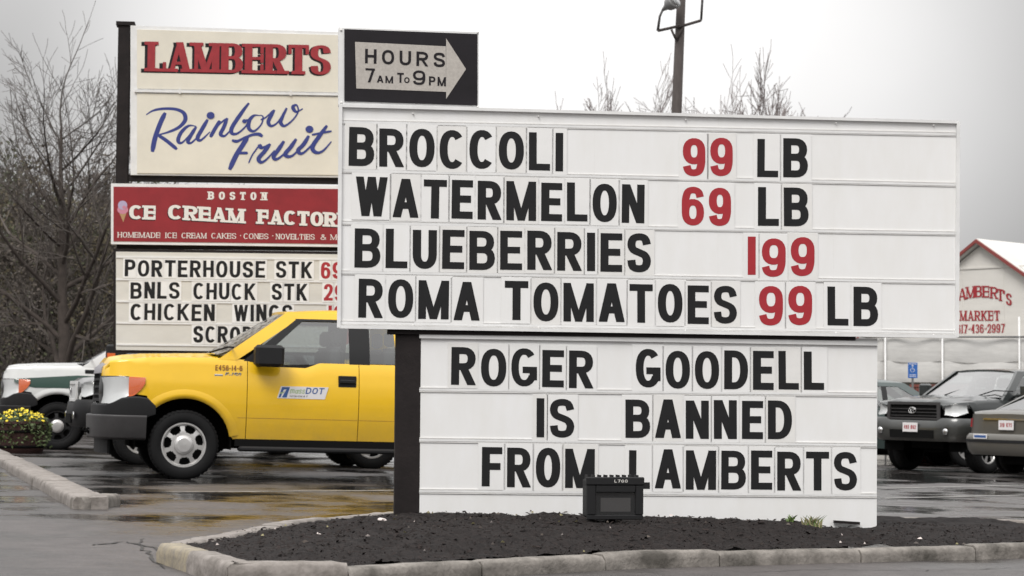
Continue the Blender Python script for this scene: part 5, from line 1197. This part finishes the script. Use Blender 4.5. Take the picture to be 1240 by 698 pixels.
# ------------------------------------------------------------------ trees
def tree_mesh(seed, H, r0, spread, levels, twigs, trunk='bark', twigm='twig', leaves=0, leafm='bud', up=.45, fork=.2, lean=0, leafs=.05, rmin=.008):
    rnd = random.Random(seed); T = MB(); B = MB(); Lf = MB()
    def perp(d):
        v = Vector([rnd.gauss(0, 1) for _ in range(3)]); v = v-d*v.dot(d); return v.normalized()
    def grow(p, d, ln, r, lv, mb):
        k = 4 if lv > 0 else 3; pts = [p]; rads = [r]; q = p; dd = d
        for i in range(k):
            dd = (dd+perp(dd)*rnd.uniform(.04, .20)+Vector((0, 0, up*.18))).normalized(); q = q+dd*ln/k; pts.append(q); rads.append(max(rmin, r*(1-(.5 if lv else .7)*(i+1)/k)))
        mb.tube(pts, rads, trunk if r > .03 else twigm, 6 if r > .05 else 3, False)
        if lv == 0:
            if leaves:
                for _ in range(leaves):
                    c = pts[rnd.randint(1, k)]+Vector([rnd.gauss(0, .06) for _ in range(3)]); u = Vector([rnd.gauss(0, 1) for _ in range(3)]).normalized(); v = perp(u); s = leafs*rnd.uniform(.5, 1.2)
                    Lf.face([c-u*s, c-v*s*.6, c+u*s, c+v*s*.6], leafm)
            return
        n = twigs[lv-1]
        for i in range(n):
            f = .25+.75*(i+rnd.random()*.7)/n; j = min(k-1, int(f*k)); g = f*k-j; b = pts[j].lerp(pts[j+1], min(1, g)); dj = (pts[j+1]-pts[j]).normalized()
            an = R(rnd.uniform(28, 58))*spread; nd_ = (dj*math.cos(an)+perp(dj)*math.sin(an)).normalized()
            rr = rads[j]*rnd.uniform(.42, .62); grow(b, nd_, ln*rnd.uniform(.5, .72)*(1.12-.35*f), rr, lv-1, B)
        grow(pts[-1], dd, ln*.6, rads[-1], lv-1, B)
    # trunk, then whorls of limbs
    p = Vector((0, 0, -.1)); d = Vector((lean, 0, 1)).normalized(); pts = [p]; rads = [r0]; k = 9
    for i in range(k):
        d = (d+perp(d)*.05+Vector((0, 0, .12))).normalized(); p = p+d*H*.82/k; pts.append(p); rads.append(r0*(1-.86*(i+1)/k))
    T.tube(pts, rads, trunk, 8, False)
    nl = twigs[-1]
    for i in range(nl):
        f = fork+(1-fork)*(i+rnd.random())/nl; x = f*k; j = min(k-1, int(x)); b = pts[j].lerp(pts[j+1], x-j); dj = Vector((0, 0, 1))
        a = i*2.4+rnd.uniform(-.4, .4); an = R(rnd.uniform(38, 62))*spread; side = Vector((math.cos(a), math.sin(a), 0))
        grow(b, (dj*math.cos(an)+side*math.sin(an)).normalized(), H*rnd.uniform(.26, .40)*(1.15-.75*f), rads[j]*rnd.uniform(.4, .6), levels, B)
    grow(pts[-1], d, H*.18, rads[-1], levels-1, B)
    return T, B, Lf
def make_tree(name, label, group, loc, spec, rz=0, sc=1):
    T, B, Lf = tree_mesh(**spec); root = thing(name, label, 'tree', loc, rz, group); root.scale = (sc,)*3
    T.build('trunk', root); B.build('crown', root)
    if Lf.f: Lf.build('leaves', root)
    return root
def tbase(px, Y): p = at(px, 480, Y); return (p.x, Y, gz(p.x)-.05)
def Hfor(px, py, Y): return at(px, py, Y).z-gz(at(px, py, Y).x)
Y = 52; make_tree('bare_tree', 'tall bare tree with a spreading crown at the left, against the sky', None, tbase(84, Y), dict(seed=11, H=Hfor(65, 62, Y), r0=.20, spread=1.02, levels=3, twigs=[4, 4, 4, 22], leaves=0, fork=.14, lean=-.02, rmin=.0055, up=.3))
group = 'bare trees of the wood behind the pylon sign'
base = []
for sd_, lf in ((21, 2), (22, 2), (23, 3)):
    base.append(dict(seed=sd_, H=6.0, r0=.10, spread=1.0, levels=2, twigs=[5, 6, 16], leaves=lf*3, leafm=('bud', 'leafy', 'budred')[sd_-21], fork=.10, leafs=.05, rmin=.006, up=.3))
wood = [(-14, 60, 6.6, 'leftmost thin tree of the wood, cut by the left edge'), (14, 66, 5.9, 'small olive tree of the wood left of the tall bare tree'), (40, 58, 5.0, 'low brown tree of the wood beneath the left boughs of the tall bare tree'),
        (62, 70, 6.2, 'greenish tree right behind the tall bare trunk'), (100, 60, 5.2, 'twiggy tree right of the tall bare trunk'), (122, 66, 6.3, 'brown tree of the wood beside the left edge of the red panel'),
        (140, 58, 5.0, 'low olive tree of the wood just left of the letter board'), (-2, 72, 7.2, 'taller thin tree far back at the left edge'), (30, 76, 7.0, 'pale far tree between the left edge and the tall bare tree'), (112, 76, 6.8, 'pale far tree between the tall bare tree and the pylon sign'),
        (160, 72, 6.5, 'tree of the wood mostly hidden behind the pylon sign'), (80, 80, 7.0, 'far tree of the wood exactly behind the tall bare tree')]
protos = []
for i, (px, Yd, h, lab) in enumerate(wood):
    if i < 3:
        o = make_tree('bare_tree', lab, group, tbase(px, Yd), base[i], 0, h*1.3/6.0); protos.append(o); kids[o.name] = list(x for x in bpy.data.objects if x.parent == o)
    else:
        s_ = protos[i % 3]; o = s_.copy(); COL.objects.link(o); o.location = tbase(px, Yd); o.rotation_euler = (0, 0, i*1.3); o.scale = (h*1.3/6.0,)*3; o['label'] = lab
        for c in kids[s_.name]: c2 = c.copy(); COL.objects.link(c2); c2.parent = o
# undergrowth: one mass of thin stems and dead leaves
def undergrowth():
    rnd = random.Random(5); mb = MB()
    for k in range(5200):
        Yd = rnd.uniform(56, 84); px = rnd.uniform(-60, 190); p = at(px, 480, Yd); h = rnd.uniform(1.0, 3.6)*(.8+.5*noise.noise((px*.02, Yd*.1, 0)))
        x, y, z = p.x, Yd, gz(p.x); lx = rnd.uniform(-.9, .9); ly = rnd.uniform(-.3, .3)
        mb.tube([(x, y, z), (x+lx*.3, y+ly*.3, z+h*.5), (x+lx, y+ly, z+h)], [.018, .013, .007], 'twig', 3, False)
        for j in range(4):
            t = rnd.uniform(.2, .95); bx, bz = x+lx*t*t, z+h*t; l = rnd.uniform(.2, .7)
            mb.tube([(bx, y+ly*t, bz), (bx+rnd.uniform(-l, l), y+rnd.uniform(-.2, .2), bz+l*.6)], [.009, .005], 'twig', 3, False)
        for j in range(16):
            t = rnd.uniform(.1, 1.05); c = Vector((x+lx*t*t+rnd.gauss(0, .25), y+rnd.gauss(0, .2), z+h*t+rnd.gauss(0, .1))); u = Vector([rnd.gauss(0, 1) for _ in range(3)]).normalized(); v = u.orthogonal().normalized(); s = rnd.uniform(.025, .065)
            mb.face([c-u*s, c-v*s*.6, c+u*s, c+v*s*.6], rnd.choice(['bud', 'leafy', 'leafy', 'budred']))
    kind(mb.build('undergrowth'), 'stuff', 'tangled brown undergrowth of the wood behind the trucks')
    # rising bank behind it
    mb = MB(); cols = []
    for i in range(60):
        x = -60+i*1.05; c = []
        for j in range(14):
            y = 54+j*5; c.append((x, y, gz(x)-.3+min(1, max(0, (y-54)/22))*(2.5+.6*noise.noise((x*.1, y*.1, 0)))*max(0, min(1, (-x-1)/8))))
        cols.append(c)
    mb.sheet(cols, 'ground2'); kind(mb.build('bank'), 'structure', 'brown wooded bank rising behind the parking lot')
undergrowth()
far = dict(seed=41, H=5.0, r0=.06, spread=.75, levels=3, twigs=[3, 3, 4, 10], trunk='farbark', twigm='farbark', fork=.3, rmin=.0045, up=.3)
gfar = 'distant bare trees showing over the top of the price sign'
FT = [(747, 100, 'distant bare tree left of the light pole, left one of two'), (775, 93, 'distant bare tree just left of the light pole, right one of two'), (876, 88, 'wide distant bare tree right of the light pole, leftmost of four'), (905, 112, 'low distant bare shrub between two taller ones over the sign'), (934, 86, 'thin tall distant bare tree, third from the light pole on its right'), (950, 98, 'distant bare tree farthest right above the price sign')]
pr = []
for i, (px, py, lab) in enumerate(FT):
    Yd = 95+3*(i % 3); h = Hfor(px, py+7, Yd); loc = tbase(px, Yd)
    if i < 3:
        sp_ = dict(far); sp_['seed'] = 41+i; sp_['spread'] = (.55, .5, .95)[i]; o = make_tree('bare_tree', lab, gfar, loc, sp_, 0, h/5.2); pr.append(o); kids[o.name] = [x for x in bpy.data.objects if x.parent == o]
    else:
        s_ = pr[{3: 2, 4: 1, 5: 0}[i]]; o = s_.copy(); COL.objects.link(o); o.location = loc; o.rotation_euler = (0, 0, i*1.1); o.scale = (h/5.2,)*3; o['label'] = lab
        for c in kids[s_.name]: c2 = c.copy(); COL.objects.link(c2); c2.parent = o

def far_side():
    mb = MB(); n = 90
    def h(x): return 6.5+2.2*noise.noise((x*.06, 0, 0))+1.2*noise.noise((x*.25, 3, 0))+.6*noise.noise((x*.8, 7, 0))
    cols = []
    for i in range(n+1):
        x = -110+220*i/n; y = -48-.002*x*x*0; hh = h(x); d = 2.2+1.2*noise.noise((x*.15, 9, 1))
        cols.append([(x, y+d+.8*noise.noise((x*.3, z_*.5, 2)), z_*hh-.3) for z_ in (0, .25, .5, .75, .92)]+[(x, y, hh), (x, y-3, hh*.8), (x, y-4, -.3)])
    mb.sheet(cols, 'ground2'); kind(mb.build('treeline'), 'stuff', 'dark wooded edge across the street, mirrored in windows and paint')
far_side()
# ------------------------------------------------------------------ market building and canopy at the right
def market():
    P = Plane(1187, 48, R(-45)); root = thing('market_building', 'cream gabled market building with red trim and red lettering at the right', 'building', P.o, P.yaw)
    ap = P(1187, 297.5); rs = P(1240, 334.5); k = (ap[1]-rs[1])/(rs[0]-ap[0]); hw = 3.4; ez = ap[1]-k*hw; x0, x1 = ap[0]-hw, ap[0]+hw; dp = 14
    mb = MB(); mb.prism([(x0, 0), (x1, 0), (x1, ez), ap, (x0, ez)], 0, dp, 'wall'); mb.build('wall', root)
    for sg in (-1, 1):
        mb = MB(); o = .12; a = (ap[0], ap[1]+.03); b = (ap[0]+sg*(hw+.25), ap[1]+.03-k*(hw+.25)); c = (b[0], b[1]+.1); d = (a[0], a[1]+.12)
        mb.prism([a, b, c, d], -.15, dp+.15, 'roof'); rf = mb.build('roof', root)
        mb = MB(); mb.prism([(a[0], a[1]+.02), (b[0], b[1]+.0), (b[0], b[1]+.08), (a[0], a[1]+.10)], -.19, -.151, 'trim'); mb.build('rake_trim', rf)
    for px in (1165, 1215):        # batten strips of the cladding
        u, _ = P(px, 350); mb = MB(); top = ap[1]-k*abs(u-ap[0])-.05; mb.box(u-.02, u+.02, -.007, 0.001, .2, top, 'wall'); mb.build('batten', root)
    u0, v0 = P(1160, 326); mb = MB(); mb.box(x0+.01, x1-.01, -.02, .001, v0-.02, v0+.02, 'wall'); mb.build('batten', root)
    mb = MB(); word = "LAMBERT'S"; n = len(word)       # arched name
    xs = [1147, 1160.5, 1170, 1181, 1190, 1199.5, 1208, 1214.5, 1218.5]; ws = [11, 10, 11, 8.5, 8, 9, 7.5, 3, 7]; bot = [368, 364.5, 362, 360.5, 360.5, 361.5, 364, 366, 369]; rot = [-.1, -.12, -.08, -.02, .04, .1, .18, .2, .24]
    for c, x, w, y, r_ in zip(word, xs, ws, bot, rot):
        u, v = P(x, y); u2, v2 = P(x+w, y-14.5); g, _ = glyph(c, v2-v, u2-u, .2, .12, .09); put_glyph(mb, g, u, -.012, v, 'brightred', (-r_, 0))
    mb.build('lettering', root); mb = MB()
    text_line(P, mb, 'MARKET', 1162.5, 388.5, 1211, 388.5, 12, 'brightred', -.012, .19, .11, .09, .12)
    mb.build('lettering', root); mb = MB()
    text_line(P, mb, '617-436-2997', 1159, 404, 1217, 403, 10.5, 'brightred', -.012, .17, .1, .06, .1)
    mb.build('lettering', root)
market()
def canopy():
    P = Plane(1150, 46, R(0)); root = thing('market_stall', 'pale tarp sided market stall in front of the cream building', 'market stall', P.o, P.yaw)
    u0, t0 = P(1040, 408); u1, t1 = P(1280, 404)
    xs = [u0, P(1071, 400)[0], P(1140, 400)[0], P(1233, 400)[0], u1]
    for r, (ya, yb) in enumerate(((409, 437), (437, 462))):
        for a, b in zip(xs, xs[1:]):
            _, zt_ = P(1150, ya); _, zb_ = P(1150, yb); cols = []
            for i in range(13):
                f = i/12; sag = math.sin(math.pi*f)*(.05 if r == 0 else .07)
                cols.append([(a+(b-a)*f, -.03*math.sin(f*9+r)-.02*math.sin(math.pi*h)+(.004 if r else 0), zt_-sag*(1-h)*.6+(zb_-zt_)*h-sag*h) for h in (0, .25, .5, .75, 1)])
            mb = MB(); mb.sheet(cols, 'tarp'); mb.build('tarp_panel', root)
    for x in xs[1:]:
        mb = MB(); mb.tube([(x, -.09, -.1), (x, -.09, t0+.45 if x > xs[2] else t0+.05)], .02, 'alu', 6); mb.build('pole', root)
    mb = MB(); mb.tube([(u0, -.09, t0), (u1, -.09, t0+.02)], .022, 'rail', 6); mb.build('top_bar', root)
    mb = MB(); mb.box(u0, u1, 1.5, 1.7, 0, t0-.2, 'wall'); mb.build('back_wall', root)
    # brick plinth wall in courses
    _, zz = P(1150, 461); rb = thing('brick_wall', 'low red brick wall beneath the tarp of the market stall', 'wall', (P.o.x, 45.4, P.o.z)); random.seed(3)
    m0 = MB(); m0.box(-1.1, 2.4, .03, .2, 0, zz-.05, 'ground2'); m0.build('mortar_core', rb)
    far_ = MB()
    n_ = 0
    for row in range(int(zz/.075)-1):
        for c in range(14):
            x = -1.1+c*.25+(.125 if row % 2 else 0); far_.box(x+.006, x+.238, 0+random.uniform(0, .006), .029, row*.075+.01, row*.075+.069, 'brick')
    kind(far_.build('bricks', rb), 'stuff')
canopy()
def blue_sign():
    P = Plane(1105, 43, 0); root = thing('parking_sign', 'small blue parking sign on a thin post before the tarp stall', 'sign', P.o)
    (a, b), (c, d) = P(1099.5, 458), P(1111, 439.5); mb = MB(); mb.box(a, c, -.006, .0, b, d, 'parkblue', .002); s = mb.build('sign_plate', root)
    mb = MB(); m = (a+c)/2; w = c-a
    mb.box(a+.012, c-.012, -.0072, -.0065, d-.03, d-.02, 'plate')
    # wheelchair symbol
    mb.lathe([(.016, -.008), (.0, -.0082)], 'plate', 10, 'y', (m-.005, 0, d-.055)); mb.tube([(m-.005, -.008, d-.07), (m-.003, -.008, d-.125), (m+.03, -.008, d-.13), (m+.04, -.008, d-.165)], .006, 'plate', 4)
    mb.tube([(m-.008+.038*math.cos(t), -.008, d-.15+.038*math.sin(t)) for t in [1.9+i*.4 for i in range(11)]], .005, 'plate', 4)
    for k in range(2): mb.box(a+.03, c-.03, -.0072, -.0065, b+.03+k*.03, b+.04+k*.03, 'plate')
    mb.build('symbol', s)
    mb = MB(); mb.box(m-.02, m+.02, .001, .03, -.1, d-.01, 'rail'); mb.build('post', root)
blue_sign()
